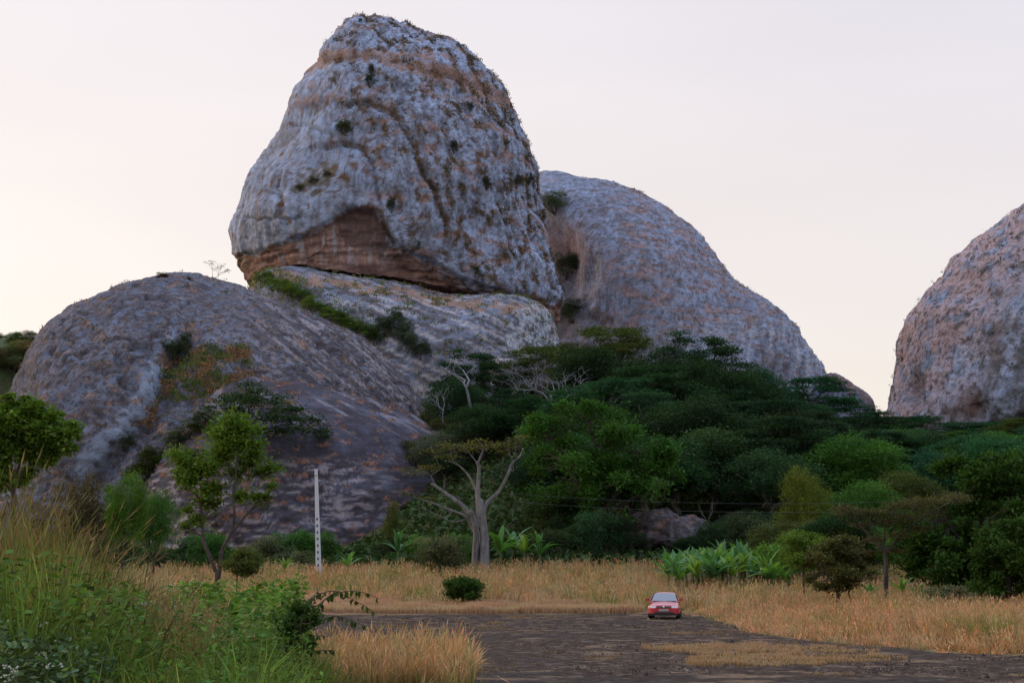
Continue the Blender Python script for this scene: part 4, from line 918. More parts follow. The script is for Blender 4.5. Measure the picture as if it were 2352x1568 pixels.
bs = mixc(np.tile(OLG*.8, (len(x), 1)), GRN, th(-tn, -.1, .3)*.8)
put_grass('grass_field', 'tall tan grass filling the field behind the rock pavement', [tuss(P3, H, .022, bs, tip, .32, (np.array([.37, .235, .13]), .36, .034), per=11, rad=.36, headp=.7, vary=.18, lite=True)])
# low straw fringe along the far edge of the pavement
x, y = scatter(24000, 660, 1475, 83, 97); ppx, ppy = px_of(x, y); sm_ = slab_mask(x, y); k = (sm_ < .45*g.random(len(x))) & ((((x + 12.6)/2.8)**2 + ((y - 95)/6.5)**2 > 1) | (g.random(len(x)) < .12)); x, y = x[k], y[k]
P3 = np.stack([x, y, zt(x, y)], -1); tn = fbm(P3, 2.5, 3, 8)
put_grass('straw_fringe', 'low pale straw grass along the far edge of the rock pavement', [blades(P3, .34 + .25*np.clip(tn + .3, 0, 1) + .12*g.random(len(x)), .03, g, np.tile(PNK*.8, (len(x), 1)), mixc(np.tile(STR, (len(x), 1)), PNK*1.1, np.clip(tn*2+.3, 0, 1)), .45)])
# right-hand grass
x, y = scatter(8000, 1540, 2700, 44, 92); ppx, ppy = px_of(x, y); sm_ = slab_mask(x, y) + .6*fbm(np.stack([x, y, x*0], -1), 1.1, 3, 51); k = (sm_ < .5*g.random(len(x))**2); x, y, sm_, ppx = x[k], y[k], sm_[k], ppx[k]
P3 = np.stack([x, y, zt(x, y)], -1); gn = fbm(P3*(1, .45, 0), 4, 4, 15); tn = fbm(P3, 2.5, 3, 8); ed = np.clip(-sm_/5, 0, 1)
H = (.24 + .85*ed + .2*gn*ed + .16*g.normal(size=len(x))*(ed + .3)).clip(.1, 1.7)
tip = mixc(np.tile(ORG*.9, (len(x), 1)), STR*1.0, th(tn - ed*.6 + .25, -.1, .4)*.9); tip = mixc(tip, OLG*1.25, th(gn, .1, .4)*.85); tip = mixc(tip, PNK*1.1, th(fbm(P3*(1, .5, 0), 3, 3, 33), .0, .35)*.8)
bs = mixc(np.tile(TAN*.65, (len(x), 1)), OLG*.85, th(gn, -.2, .3))
put_grass('grass_bank', 'straw and pinkish-tan grass sweeping along the right side of the rock pavement', [tuss(P3, H, .016, bs, tip, .45, (np.array([.42, .25, .14]), .24, .02), per=15, rad=.28, headp=.5, vary=.2, lite=True)])
# low tan patch on the pavement
poly = [gp(*q) for q in ((1450, 1494), (1580, 1486), (1720, 1484), (1850, 1492), (1960, 1500), (2060, 1512), (2040, 1524), (1900, 1532), (1740, 1536), (1600, 1533), (1560, 1522), (1640, 1512), (1560, 1504))]
poly = np.array(poly); lo_, hi_ = poly.min(0), poly.max(0); x = g.uniform(lo_[0]-1, hi_[0]+1, 19000); y = g.uniform(lo_[1]-.5, hi_[1]+.5, 19000)
P3 = np.stack([x, y, x*0], -1); jit = fbm(P3, 1.2, 3, 6)*.8
k = inpoly(x + jit, y + jit, poly) & (fbm(P3, (1.6, .9, 1), 3, 66) > -.12 - .5*g.random(len(x))) & (np.hypot((x-pc[0])/1.25, (y-pc[1])/1.1) > 1); x, y = x[k], y[k]; P3 = np.stack([x, y, np.full(len(x), .05)], -1); tn = fbm(P3, .9, 3, 9)
put_grass('grass_patch', 'low tan grass patch on the rock pavement beside the rain pool', [blades(P3, .08 + .13*np.clip(tn+.2, 0, 1) + .05*g.random(len(x)), .016, g, np.tile(TAN*.7, (len(x), 1)), mixc(np.tile(STR*.9, (len(x), 1)), PNK*1.05, np.clip(tn*2+.4, 0, 1)), .5)])
# orange stand at the bottom of the picture
x, y = scatter(900, 690, 1096, 31, 39.5); ppx, ppy = px_of(x, y); k = (ppx < 1094 - 40*g.random(len(x))**2) & (y < 38.6 + .9*fbm(np.stack([x, y, x*0], -1), .8, 2, 61)); x, y, ppx = x[k], y[k], ppx[k]
P3 = np.stack([x, y, zt(x, y)], -1); tn = fbm(P3, .8, 3, 9); lf = sstep(880, 720, ppx)
H = (.86 + .26*tn + .2*g.normal(size=len(x))).clip(.3, 1.35); tip = mixc(np.tile(ORG*1.05, (len(x), 1)), STR*.85, th(tn, .0, .4)*.6); tip = mixc(tip, OLG*1.1, lf*.75)
put_grass('grass_stand', 'stand of feathery orange grass at the bottom edge of the rock pavement', [tuss(P3, H, .007, OLG*.85, tip, .26, (np.array([.46, .27, .14]), .30, .013), per=15, rad=.12, headp=.75, vary=.2)])
# thin tufts in cracks of the pavement
x, y = scatter(60000, 900, 2400, 33, 84); k = (slab_mask(x, y) > .4) & (fbm(np.stack([x, y, x*0], -1)*(1, .45, 1), 2.2, 4, 44) > .42); x, y = x[k], y[k]
P3 = np.stack([x, y, np.full(len(x), .03)], -1)
put_grass('crack_grass', 'sparse dry grass in the cracks of the rock pavement', [blades(P3, g.uniform(.04, .13, len(x)), .014, g, np.tile(TAN*.5, (len(x), 1)), np.tile(TAN*.9, (len(x), 1))*g.uniform(.6, 1.2, (len(x), 1)), .6)])

# near left: tall brown-green grass, green weeds below
DG = (.045, .085, .016); LG = (.118, .172, .034); OL = (.135, .15, .036); BR = (.14, .125, .038); YG = (.155, .205, .04); HB = np.array([.16, .115, .05])
TALL = [(-60, 1025), (60, 1050), (150, 1100), (220, 1165), (290, 1240), (340, 1320), (420, 1380)]
put_grass('elephant_grass', 'tall brown seeding grass rising highest at the left edge', [
    near(2200, -90, 310, 15, 24, TALL, 55, .0085, DG, BR, .32, (HB, .30, .012), per=14, rad=.3),
    near(6500, -90, 330, 13, 22, [(a, b + 60) for a, b in TALL], 70, .009, DG, OL, .4, (HB*.8, .22, .010), per=20, rad=.25),
    near(9000, -90, 340, 12, 20, [(a, b + 150) for a, b in TALL], 70, .012, DG, LG, .55)])
put_grass('pale_grass', 'pale seeding grass stalks behind the weeds, under the twin-trunk tree', [
    near(6000, 200, 600, 24, 46, [(200, 1290), (330, 1295), (420, 1312), (520, 1350), (600, 1390)], 30, .013, (.11, .10, .04), (.26, .2, .11), .25, (np.array([.30, .22, .14]), .24, .018), per=16, rad=.3),
    near(2200, 320, 470, 15, 22, [(320, 1340), (400, 1330), (470, 1370)], 40, .006, LG, (.2, .15, .06), .2, (np.array([.22, .15, .07]), .2, .009), per=14, rad=.2)])
put_grass('green_grass', 'lush green grass across the near left', [
    near(8000, -90, 640, 12, 20, [(-60, 1370), (300, 1400), (450, 1420), (560, 1410), (660, 1440)], 60, .011, DG, LG, .6),
    near(8000, -90, 700, 11, 16, [(-60, 1440), (300, 1470), (500, 1455), (700, 1480)], 60, .011, (.04, .065, .016), YG, .7),
    near(5000, 300, 770, 10.5, 14, [(300, 1500), (550, 1490), (700, 1510), (770, 1540)], 45, .009, (.045, .075, .016), (.15, .185, .045), .75),
    near(4000, 560, 735, 15, 30, [(560, 1400), (640, 1420), (735, 1470)], 45, .009, DG, (.10, .12, .03), .5),
    near(2400, -90, 760, 10.5, 13, [(-60, 1500), (300, 1520), (760, 1540)], 35, .007, (.05, .07, .025), (.21, .19, .10), .9, per=10)])
# broad-leaved weeds between the grass (uncountable)
def weeds(n, x0, x1, d0, d1, top, jit, size, col_, per=34):
    m0 = n//per; d = np.sqrt(g.uniform(d0**2, d1**2, m0)); px = g.uniform(x0, x1, m0); tp = interp(px, top) + jit*np.abs(g.normal(size=m0))
    T3 = at(px, tp, d); zg = zt(T3[:, 0], T3[:, 1]); Ht = (T3[:, 2] - zg); k = Ht > .3; T3, zg, Ht = T3[k], zg[k], Ht[k]; m = len(Ht)
    i_ = np.repeat(np.arange(m), per); q = len(i_); u = g.random(q)**.6; r_ = .10 + .22*(1-u)
    a = g.uniform(0, 6.28, q); P3 = np.stack([T3[i_, 0] + np.cos(a)*r_, T3[i_, 1] + np.sin(a)*r_, zg[i_] + Ht[i_]*u], -1)
    D = np.stack([np.cos(a), np.sin(a), g.normal(size=q)*.4 - .1], -1)
    V, F, c = leaf_quads(P3, D, size, g, w=.5, tint=.25); cb = (1 + .25*g.normal(size=m)).clip(.5, 1.6)
    return V, F, c*np.asarray(col_)*np.repeat(cb[i_], 4)[:, None]
mb = MB()
for args in ((9000, -90, 330, 12, 22, [(-60, 1230), (150, 1260), (330, 1350)], 90, .10, (.075, .13, .026)),
             (8000, -90, 240, 11, 15, [(-60, 1420), (240, 1470)], 60, .085, (.075, .115, .05)),
             (9000, 200, 700, 13, 22, [(200, 1400), (420, 1390), (560, 1380), (700, 1450)], 70, .085, (.075, .135, .026)),
             (6000, 380, 700, 24, 40, [(380, 1330), (470, 1320), (560, 1340), (700, 1310), (740, 1400)], 30, .16, (.085, .16, .026)),
             (4000, -90, 760, 10.5, 14, [(-60, 1490), (760, 1520)], 40, .07, (.07, .125, .024))):
    V, F, c = weeds(*args); mb.add(V, [F]); mb.C[-1] = c
link('weeds', mb.mesh('weeds', M_GRASS), None, 'broad-leaved green weeds among the near grass', 'weeds', kind='stuff')
# ------------------------------------------------------------------ trees near enough to show their own limbs
def hero(name, label, d, base_px, limbs, clumps, per, size, color, bark, cat='tree', depth=.8, flat=.35, zb=None, seed=1, rtip=.25, twigs=True, shell=.45, tint=.22, loose=.3):
    """limbs: (photo polyline, r0, r1) seen at distance d; clumps: photo x, y, radius (px), squash"""
    rng = np.random.default_rng(seed); s = d/FPX
    x0, y0, _ = at(base_px[0], base_px[1], d); z0 = zt1(x0, y0) if zb is None else zb
    org = np.array([x0, y0, z0]); t = thing(name, label, cat, org)
    tm, lm = MB(), MB(); ends = []
    for li, (ln, r0, r1) in enumerate(limbs):
        fl_ = .09 if name == 'baobab_tree' else .03
        p = at([q[0] for q in ln], [q[1] for q in ln], np.full(len(ln), d)) - org
        dep = rng.normal()*.12*np.linalg.norm(p[-1] - p[0]); 
        if li >= 1: p[:, 1] += np.linspace(0, 1, len(p))**1.3*dep*(1 if li > 0 else 0)
        else: p[0, 2] = min(p[0, 2], -.5)
        p = smoothpath(p, 4); V, F = tube(p, np.interp(np.linspace(0, 1, len(p)), [0, 1], [r0, r1])*(.68 if fl_ > .05 else 1), 16 if fl_ > .05 and r0 > .3 else 9, True, fl_); gg = rng.uniform(.85, 1.12)
        (tm if li == 0 else lm).add(V, F, (gg, gg, gg)); ends.append(p)
    link('trunk', tm.mesh('trunk', M_BARK, True), t, color=bark)
    cl = []
    for q in clumps:
        sq = q[3] if len(q) > 3 else .75; c = at(q[0], q[1], d) - org; c[1] += rng.normal()*q[2]*s*depth*1.2; cl.append((*c, q[2]*s, q[2]*s*sq))
        if depth > 1: 
            c2 = c.copy(); c2[1] += rng.normal()*q[2]*s*depth*2; c2[0] += rng.normal()*q[2]*s*.4; cl.append((*c2, q[2]*s*.9, q[2]*s*sq*.9))
    allp = np.concatenate(ends)
    if twigs:
        for c in cl:
            c = np.array(c); k = int(np.argmin(np.linalg.norm(allp - c[:3], axis=1))); ln_ = np.linalg.norm(allp[k]-c[:3])
            limb(lm, allp[k], c[:3], max(.012, min(.05, .02*ln_ + .012))*rtip*2, .010, rng, .25, 5)
            for u in range(3): limb(lm, c[:3]*.6 + allp[k]*.4, c[:3] + rng.normal(size=3)*c[3]*.6, (.012*rtip*2), .005, rng, .2, 4)
    if lm.n: link('limbs', lm.mesh('limbs', M_BARK, True), t, color=bark)
    if clumps: link('crown', crown_mesh('crown', cl, per, size, rng, flat=flat, shell=shell, tint=tint, loose=loose), t, color=color)
    return t
Z3 = lambda pts: [(826.9 + a*.381, 735 + b*.381) for a, b in pts]
PB = (.15, .14, .135)
hero('baobab_tree', 'pale thick-trunked tree with bare forking limbs and thin flat yellowish crown', 150, (1102, 1284),
     [(Z3([(745, 1470), (748, 1380), (745, 1270), (735, 1170), (725, 1080)]), .92, .42), (Z3([(695, 1470), (697, 1380), (700, 1290), (690, 1210), (668, 1150)]), .55, .36),
      (Z3([(690, 1240), (655, 1165), (610, 1110), (540, 1060), (470, 1010), (430, 985)]), 0.442, 0.166),
      (Z3([(690, 1270), (640, 1185), (560, 1150), (430, 1100), (330, 1070)]), 0.312, 0.062),
      (Z3([(720, 1250), (715, 1150), (710, 1020), (718, 900), (705, 850)]), 0.494, 0.218),
      (Z3([(712, 860), (735, 800), (742, 775)]), 0.156, 0.078), (Z3([(706, 870), (690, 840), (650, 790)]), 0.130, 0.052),
      (Z3([(712, 1060), (690, 1000), (650, 930), (590, 870), (520, 840)]), 0.260, 0.073),
      (Z3([(735, 1230), (760, 1110), (830, 1040), (890, 930), (915, 860), (960, 815), (985, 760)]), 0.374, 0.094),
      (Z3([(905, 890), (925, 910), (915, 830)]), 0.073, 0.031), (Z3([(470, 1010), (430, 940), (480, 900)]), 0.083, 0.031), (Z3([(610, 1110), (600, 1060), (610, 1040)]), 0.062, 0.026),
      (Z3([(560, 1150), (510, 1190), (520, 1140)]), 0.073, 0.026), (Z3([(640, 1200), (560, 1215), (500, 1190), (380, 1130)]), 0.104, 0.031)],
     [(*Z3([q[:2]])[0], q[2]*.381, .28) for q in [(350, 920, 75), (300, 930, 40), (430, 890, 70), (450, 800, 70), (520, 770, 75), (600, 760, 75), (680, 755, 70), (780, 770, 75), (860, 750, 70), (940, 735, 60), (980, 705, 45), (560, 830, 60), (640, 790, 50), (920, 770, 60), (330, 1060, 50), (400, 1075, 55), (300, 1050, 30), (860, 800, 50), (720, 740, 55), (490, 830, 50), (760, 890, 36)]],
     85, .32, (.10, .098, .03), PB, flat=.7, seed=21, rtip=.5)
Z2 = lambda pts: [(349 + a*.2694, 937 + b*.2694) for a, b in pts]
hero('slender_tree', 'slender dark twin-trunk tree with clumps of bright green leaves in the near field', 72, (501, 1330),
     [(Z2([(563, 1470), (555, 1420), (540, 1385), (490, 1250), (440, 1130), (430, 980), (415, 850), (380, 740), (300, 690)]), .13, .04),
      (Z2([(560, 1460), (575, 1400), (585, 1330), (610, 1200), (680, 1080), (720, 950), (715, 750), (740, 600), (760, 400)]), .13, .035),
      (Z2([(690, 1050), (790, 920), (880, 830), (960, 805), (1040, 790)]), .075, .025), (Z2([(432, 1090), (360, 1060), (300, 1062), (240, 1048)]), .045, .015),
      (Z2([(425, 930), (480, 880), (560, 760)]), .05, .018), (Z2([(722, 640), (690, 560), (640, 430)]), .05, .015), (Z2([(745, 560), (880, 580), (990, 540)]), .04, .014), (Z2([(1040, 790), (1110, 720), (1160, 690)]), .022, .01)],
     [(*Z2([q[:2]])[0], q[2]*.2694) for q in [(700, 150, 110), (620, 250, 100), (800, 200, 110), (880, 190, 60), (640, 350, 120), (780, 330, 120), (560, 420, 110), (880, 330, 70), (215, 415, 70), (300, 480, 100), (200, 560, 70), (400, 560, 110), (340, 640, 80), (500, 520, 100), (780, 460, 110), (880, 420, 70), (990, 525, 85), (900, 560, 55), (1040, 680, 45), (880, 770, 75), (760, 760, 70), (560, 700, 85), (480, 720, 75), (520, 820, 65), (300, 880, 50), (370, 960, 75), (290, 1010, 45), (460, 820, 55), (960, 760, 45), (400, 800, 60), (700, 560, 80), (250, 640, 60)]],
     400, .21, (.09, .15, .02), (.07, .055, .05), seed=22, rtip=.35, depth=.9, flat=.1, shell=.2, loose=.4)
hero('edge_tree', 'leafy bright green tree cut by the left edge of the picture', 55, (30, 1300),
     [([(32, 1330), (30, 1200), (30, 1120), (24, 1070), (10, 1030)], .13, .05), ([(30, 1130), (50, 1085), (80, 1060), (120, 1030)], .06, .02), ([(30, 1110), (50, 1050), (62, 1000)], .06, .02), ([(28, 1090), (10, 1050), (-30, 1010)], .06, .02)],
     [(20, 940, 30), (52, 936, 28), (0, 965, 36), (82, 950, 30), (112, 968, 30), (140, 985, 26), (158, 1000, 18), (60, 975, 36), (100, 1000, 34), (140, 1015, 24), (30, 1000, 36), (70, 1020, 34), (110, 1036, 26), (0, 1030, 34), (40, 1045, 26), (78, 1056, 22), (-40, 960, 40), (-50, 1010, 40), (60, 1080, 16), (0, 1075, 26), (-30, 1060, 30), (12, 1100, 24), (0, 1090, 28), (25, 1112, 22), (-25, 1125, 34), (48, 1095, 16), (95, 1062, 18), (160, 1035, 16), (170, 992, 12), (125, 1050, 16), (182, 1008, 9), (176, 1030, 9), (168, 972, 9), (92, 930, 12), (60, 918, 12), (20, 914, 14), (130, 952, 10)],
     400, .21, (.09, .15, .02), (.07, .055, .05), seed=23, rtip=.35, flat=.1, depth=1.0, shell=.3, loose=.22)
def rnd_clumps(seed, n, f):
    r = np.random.default_rng(seed); o = []
    while len(o) < n:
        q = f(r)
        if q is not None: o.append(q)
    return o
def in_outline(poly, rmin, rmax, sq=.75):
    poly = np.array(poly, float); lo, hi = poly.min(0), poly.max(0)
    def f(r):
        x, y = r.uniform(lo[0], hi[0]), r.uniform(lo[1], hi[1])
        if not inpoly(np.array([x]), np.array([y]), poly)[0]: return None
        return (x, y, r.uniform(rmin, rmax), sq)
    return f
BIG = [(1222, 960), (1250, 940), (1300, 928), (1345, 924), (1380, 935), (1420, 950), (1450, 975), (1480, 1010), (1505, 1015), (1550, 1060), (1578, 1090), (1565, 1130), (1500, 1150), (1460, 1180), (1430, 1230), (1310, 1235), (1270, 1190), (1250, 1130), (1225, 1060), (1215, 1000)]
hero('broadleaf_tree', 'big bright green round tree right of the pale-limbed tree', 172, (1372, 1250),
     [([(1372, 1275), (1372, 1230), (1368, 1180)], .75, .5), ([(1368, 1190), (1320, 1100), (1270, 1010)], .4, .1), ([(1368, 1185), (1380, 1080), (1350, 970)], .4, .1), ([(1370, 1190), (1440, 1100), (1470, 1040)], .4, .1), ([(1370, 1195), (1480, 1130), (1550, 1100)], .3, .08)],
     rnd_clumps(5, 72, in_outline(BIG, 16, 32)), 240, .42, (.042, .105, .018), BK, seed=24, depth=1.3, rtip=.7, flat=.45)
hero('big_leaf_tree', 'dark dense tree with big leaves at the right edge, taller one behind', 100, (2240, 1340),
     [([(2240, 1390), (2240, 1330), (2235, 1260)], .3, .2), ([(2236, 1280), (2170, 1190), (2140, 1130)], .18, .05), ([(2236, 1270), (2260, 1160), (2240, 1080)], .18, .05), ([(2238, 1280), (2310, 1200), (2340, 1120)], .18, .05)],
     rnd_clumps(6, 95, in_outline([(2105, 1140), (2150, 1100), (2190, 1062), (2230, 1040), (2290, 1050), (2352, 1045), (2400, 1060), (2400, 1360), (2130, 1360), (2085, 1260), (2090, 1200)], 16, 30)), 260, .32, (.034, .076, .014), BK, seed=25, depth=1.2, rtip=.5, flat=.3)
hero('big_leaf_tree', 'dark leafy tree in front at the right edge with light green rim', 84, (2310, 1380),
     [([(2320, 1400), (2318, 1370), (2315, 1320)], .2, .14), ([(2316, 1340), (2280, 1280), (2270, 1240)], .12, .04), ([(2316, 1330), (2350, 1270), (2370, 1220)], .12, .04)],
     rnd_clumps(7, 64, in_outline([(2240, 1270), (2270, 1225), (2310, 1205), (2360, 1200), (2420, 1200), (2420, 1380), (2250, 1380)], 13, 24)), 260, .24, (.036, .075, .014), BK, seed=26, depth=1.2, rtip=.5, flat=.25)
hero('thorn_tree', 'flat-topped thorn tree with one thin dark stem and wide thin crown', 90, (2036, 1372),
     [([(2037, 1395), (2035, 1350), (2035, 1290), (2030, 1250)], .17, .12), ([(2032, 1270), (1990, 1220), (1950, 1180), (1925, 1160)], .09, .02), ([(2031, 1260), (2035, 1200), (2060, 1165)], .09, .02), ([(2033, 1270), (2090, 1210), (2150, 1170), (2190, 1152)], .09, .02), ([(2031, 1255), (2000, 1200), (1990, 1165)], .06, .02)],
     [(x, y, r, .3) for x, y, r in [(1935, 1172, 26), (1970, 1180, 30), (2010, 1178, 32), (2050, 1168, 34), (2095, 1158, 34), (2140, 1150, 34), (2185, 1150, 26), (1985, 1205, 24), (2030, 1200, 28), (2080, 1190, 30), (2130, 1180, 24), (2060, 1230, 26), (2010, 1240, 22), (2000, 1270, 20), (2062, 1265, 20), (2105, 1215, 24)]],
     240, .17, (.075, .07, .028), (.06, .05, .045), seed=27, depth=1.3, rtip=.5, flat=.6)
hero('scrub_tree', 'brownish-green bushy tree on several thin stems in the right-hand grass', 82, (1925, 1375),
     [([(1925, 1398), (1925, 1370), (1922, 1330)], .12, .08), ([(1923, 1350), (1885, 1300), (1870, 1270)], .06, .02), ([(1923, 1345), (1960, 1290), (1975, 1260)], .06, .02), ([(1922, 1340), (1925, 1280), (1930, 1240)], .06, .02), ([(1955, 1390), (1950, 1350), (1965, 1310)], .05, .03)],
     rnd_clumps(8, 40, in_outline([(1850, 1300), (1870, 1262), (1905, 1238), (1950, 1232), (1985, 1262), (1990, 1300), (1975, 1345), (1930, 1352), (1870, 1350)], 9, 19)), 170, .17, (.075, .078, .026), (.06, .05, .045), seed=28, depth=1.3, rtip=.5, flat=.3)
hero('round_bush', 'rounded yellow-green bush left of the brownish tree in the right-hand grass', 101, (1845, 1320),
     [([(1845, 1335), (1845, 1300), (1845, 1270)], .1, .05)],
     rnd_clumps(9, 34, in_outline([(1795, 1280), (1800, 1250), (1825, 1232), (1860, 1226), (1895, 1240), (1900, 1290), (1870, 1310), (1810, 1310)], 13, 20)), 240, .17, (.085, .14, .02), BK, 'bush', seed=29, depth=1.3, rtip=.4, flat=.3)
hero('round_bush', 'single dark round bush in the tan grass beyond the pavement', 93, (1062, 1380),
     [([(1062, 1388), (1062, 1370), (1062, 1355)], .08, .04)],
     rnd_clumps(10, 40, in_outline([(1026, 1362), (1030, 1342), (1050, 1332), (1075, 1332), (1098, 1345), (1100, 1362), (1085, 1374), (1040, 1374)], 9, 14)), 190, .15, (.036, .072, .014), BK, 'bush', seed=30, depth=1.2, rtip=.3, flat=.1, loose=.45)
hero('pale_bush', 'low pale grey-green bush in front of the dark right-hand trees', 82, (2172, 1392),
     [([(2172, 1400), (2172, 1385), (2172, 1372)], .05, .03)],
     rnd_clumps(12, 26, in_outline([(2110, 1385), (2130, 1362), (2170, 1350), (2210, 1356), (2230, 1380), (2200, 1394), (2130, 1396)], 9, 15)), 170, .12, (.13, .14, .075), BK, 'bush', seed=31, depth=1.2, rtip=.2, flat=.2)
hero('small_bush', 'green bush with brown twigs right behind the twin-trunk tree', 70, (545, 1320),
     [([(545, 1338), (545, 1310), (548, 1290)], .04, .02)],
     rnd_clumps(13, 26, in_outline([(515, 1320), (520, 1280), (545, 1262), (575, 1270), (592, 1295), (580, 1325)], 8, 14)), 110, .12, (.08, .105, .026), BK, 'bush', seed=33, depth=1.1, rtip=.4, flat=.1, loose=.6)
# the flat tree on the apron rock
ap_, an_ = on_rock(apron, 560, 1040)
hero('umbrella_tree', 'lone flat dark green umbrella tree in front of the left dome', float(ap_[1]) - 3, (545, 1045),
     [([(548, 1062), (545, 1030), (552, 1000)], .4, .3), ([(550, 1015), (500, 975), (460, 950)], .2, .06), ([(550, 1010), (590, 960), (600, 930)], .2, .06), ([(552, 1010), (650, 975), (720, 985)], .2, .06)],
     [(x, y, r, .38) for x, y, r in [(520, 922, 34), (560, 914, 36), (600, 910, 36), (640, 920, 34), (670, 938, 34), (700, 960, 32), (730, 985, 26), (745, 1000, 18), (540, 940, 34), (585, 935, 38), (630, 945, 38), (665, 965, 34), (690, 990, 28), (610, 965, 34), (650, 990, 28), (570, 960, 30), (480, 935, 24), (600, 990, 24)]],
     240, .55, (.032, .058, .022), BK, seed=34, depth=1.6, rtip=.9, flat=.75, shell=.2, zb=float(ap_[2]))
# bare trees
def bare(px, base, top, d, label, seed, col_, zb=None, Wpx=None, spread=.9, fork=.28, levels=4, cr_=None, name='bare_tree'):
    x, y, zbb = at(px, base, d); zz = zbb if zb is None else zb
    me, tips, w, h = kind_twiggy(seed, fork=fork, spread=spread, levels=levels); H = at(px, top, d)[2] - zz
    t = thing(name, label, 'tree', (x, y, zz), 0, None, ((Wpx/FPX*d/w if Wpx else H/h),)*2 + (H/h,))
    link('branches', me, t, color=col_)
    if cr_ is not None:
        g_ = np.random.default_rng(seed); cl = np.concatenate([tips, np.full((len(tips), 1), .9), np.full((len(tips), 1), .35)], 1)
        link('crown', crown_mesh('crown', cl, 16, .4, g_, flat=.8), t, color=cr_)
    return t
bare(1083, 935, 812, 296, 'pale forked bare tree standing out of the dark ravine', 41, (.15, .15, .155), levels=2, fork=.42, spread=.6, Wpx=110)
bare(1262, 960, 812, 283, 'wide grey leafless tree with a haze of twigs', 43, (.15, .15, .155), Wpx=250, spread=1.05, fork=.24, levels=5)
bare(1190, 955, 835, 300, 'smaller grey leafless tree left of the wide one', 44, (.15, .15, .155), Wpx=120, levels=4)
bare(1020, 985, 880, 302, 'thin grey bare tree at the left side of the ravine', 45, (.15, .15, .155), Wpx=70, levels=3)
bare(1050, 1050, 965, 270, 'leaning bare branches at the foot of the left dome edge', 46, (.15, .15, .155), Wpx=90, levels=3)
dp, _n = on_rock(dome, 490, 650)
bare(491, 655, 597, float(dp[1]) + 4, 'tiny flat-topped bare tree alone on the dome skyline left of the tower', 47, (.20, .15, .12), zb=float(dp[2]) - 1.2, Wpx=56, levels=3, spread=.8, fork=.4, cr_=(.16, .14, .06))
pp_, _n = on_rock(pedestal, 818, 745)
bare(818, 748, 658, float(pp_[1]) - 1.5, 'thin pale stemmed tree with a slanting green crown on the banded slab', 48, (.22, .21, .2), zb=float(pp_[2]) - .5, Wpx=60, levels=3, spread=.45, fork=.5, cr_=(.07, .085, .035))
bare(1622, 1232, 1150, 178, 'thin pale dead stem in the shade behind the banana plants', 49, (.16, .15, .14), Wpx=40, levels=2, fork=.5, spread=.4)
bare(440, 1010, 930, 285, 'grey twiggy bush-like tree left of the flat umbrella tree', 50, (.15, .155, .15), Wpx=130, levels=5, spread=1.0, fork=.2)

# ------------------------------------------------------------------ banana plants: every leaf a part
M_BANANA = leaf_mat('banana_leaf', .35, True, .18, .45)
def banana_leaf(seed):
    r = np.random.default_rng(seed); n = 9; t = np.linspace(0, 1, n); droop = r.uniform(.5, 1.0)
    x = t*1.0; z = .55*t - droop*t**2.2*.62; w = .10*np.sin(np.clip(t*1.05 + .04, 0, 1)*math.pi)**.6*(t > .1) + .012
    V, Fq = [], []
    for i in range(n):
        rag = 1 - .25*r.random()*(t[i] > .2)
        V += [(x[i], -w[i]*rag, z[i] + w[i]*.22), (x[i], 0, z[i]), (x[i], w[i]*(1 - .25*r.random()), z[i] + w[i]*.22)]
    for i in range(n-1):
        a = i*3; Fq += [(a, a+3, a+4, a+1), (a+1, a+4, a+5, a+2)]
    c = np.ones((len(V), 3)); c[1::3] *= (1.35, 1.3, 1.2); c *= r.uniform(.85, 1.15)
    return mesh_np('leaf', V, [np.array(Fq)], M_BANANA, c, True)
BL = [banana_leaf(s) for s in range(6)]
stem_mb = MB(); V, F = tube(smoothpath([(0, 0, -.2), (.02, 0, .5), (.0, .02, 1.0)], 3), [.16, .13, .12, .11, .10, .09, .08], 9); stem_mb.add(V, F)
BSTEM = stem_mb.mesh('stem', M_BARK, True)
rb = np.random.default_rng(55); random.seed(55)
def banana(x, y, z, H, nl, color, label, group):
    t = thing('banana_plant', label, 'banana plant', (x, y, z), rb.uniform(0, 6.28), group); sh = H*.27
    st = link('stem', BSTEM, t, color=(.11, .12, .05)); st.scale = (H/4.2, H/4.2, sh)
    for k in range(nl):
        lf = link('leaf', BL[int(rb.integers(6))], t, color=tuple(np.array(color)*rb.uniform(.75, 1.25))); L_ = H*rb.uniform(.38, .62)
        lf.location = (0, 0, sh*rb.uniform(.92, 1.0)); lf.scale = (L_, L_, L_)
        lf.rotation_euler = (rb.normal()*.2, -rb.uniform(.1, 1.15), k*2.4 + rb.normal()*.3)
    if label.startswith('dead'): pass
    return t
BCOL = [(.065, .165, .04), (.08, .19, .035), (.06, .15, .06), (.13, .22, .04)]
for k in range(90):
    px = rb.uniform(1535, 1800); d = rb.uniform(116, 142); x, y, _ = at(px, 1300, d); z = zt1(x, y)
    top = interp(px, [(1530, 1245), (1580, 1215), (1640, 1215), (1700, 1205), (1760, 1210), (1800, 1240)]) + rb.uniform(0, 34)
    H = max(2.0, (at(px, top, d)[2] - z)/1.05); banana(x, y, z, H, int(rb.integers(9, 13)), BCOL[k % 4], 'banana plant in the dense bright green patch beyond the car', 'banana plants beyond the car')
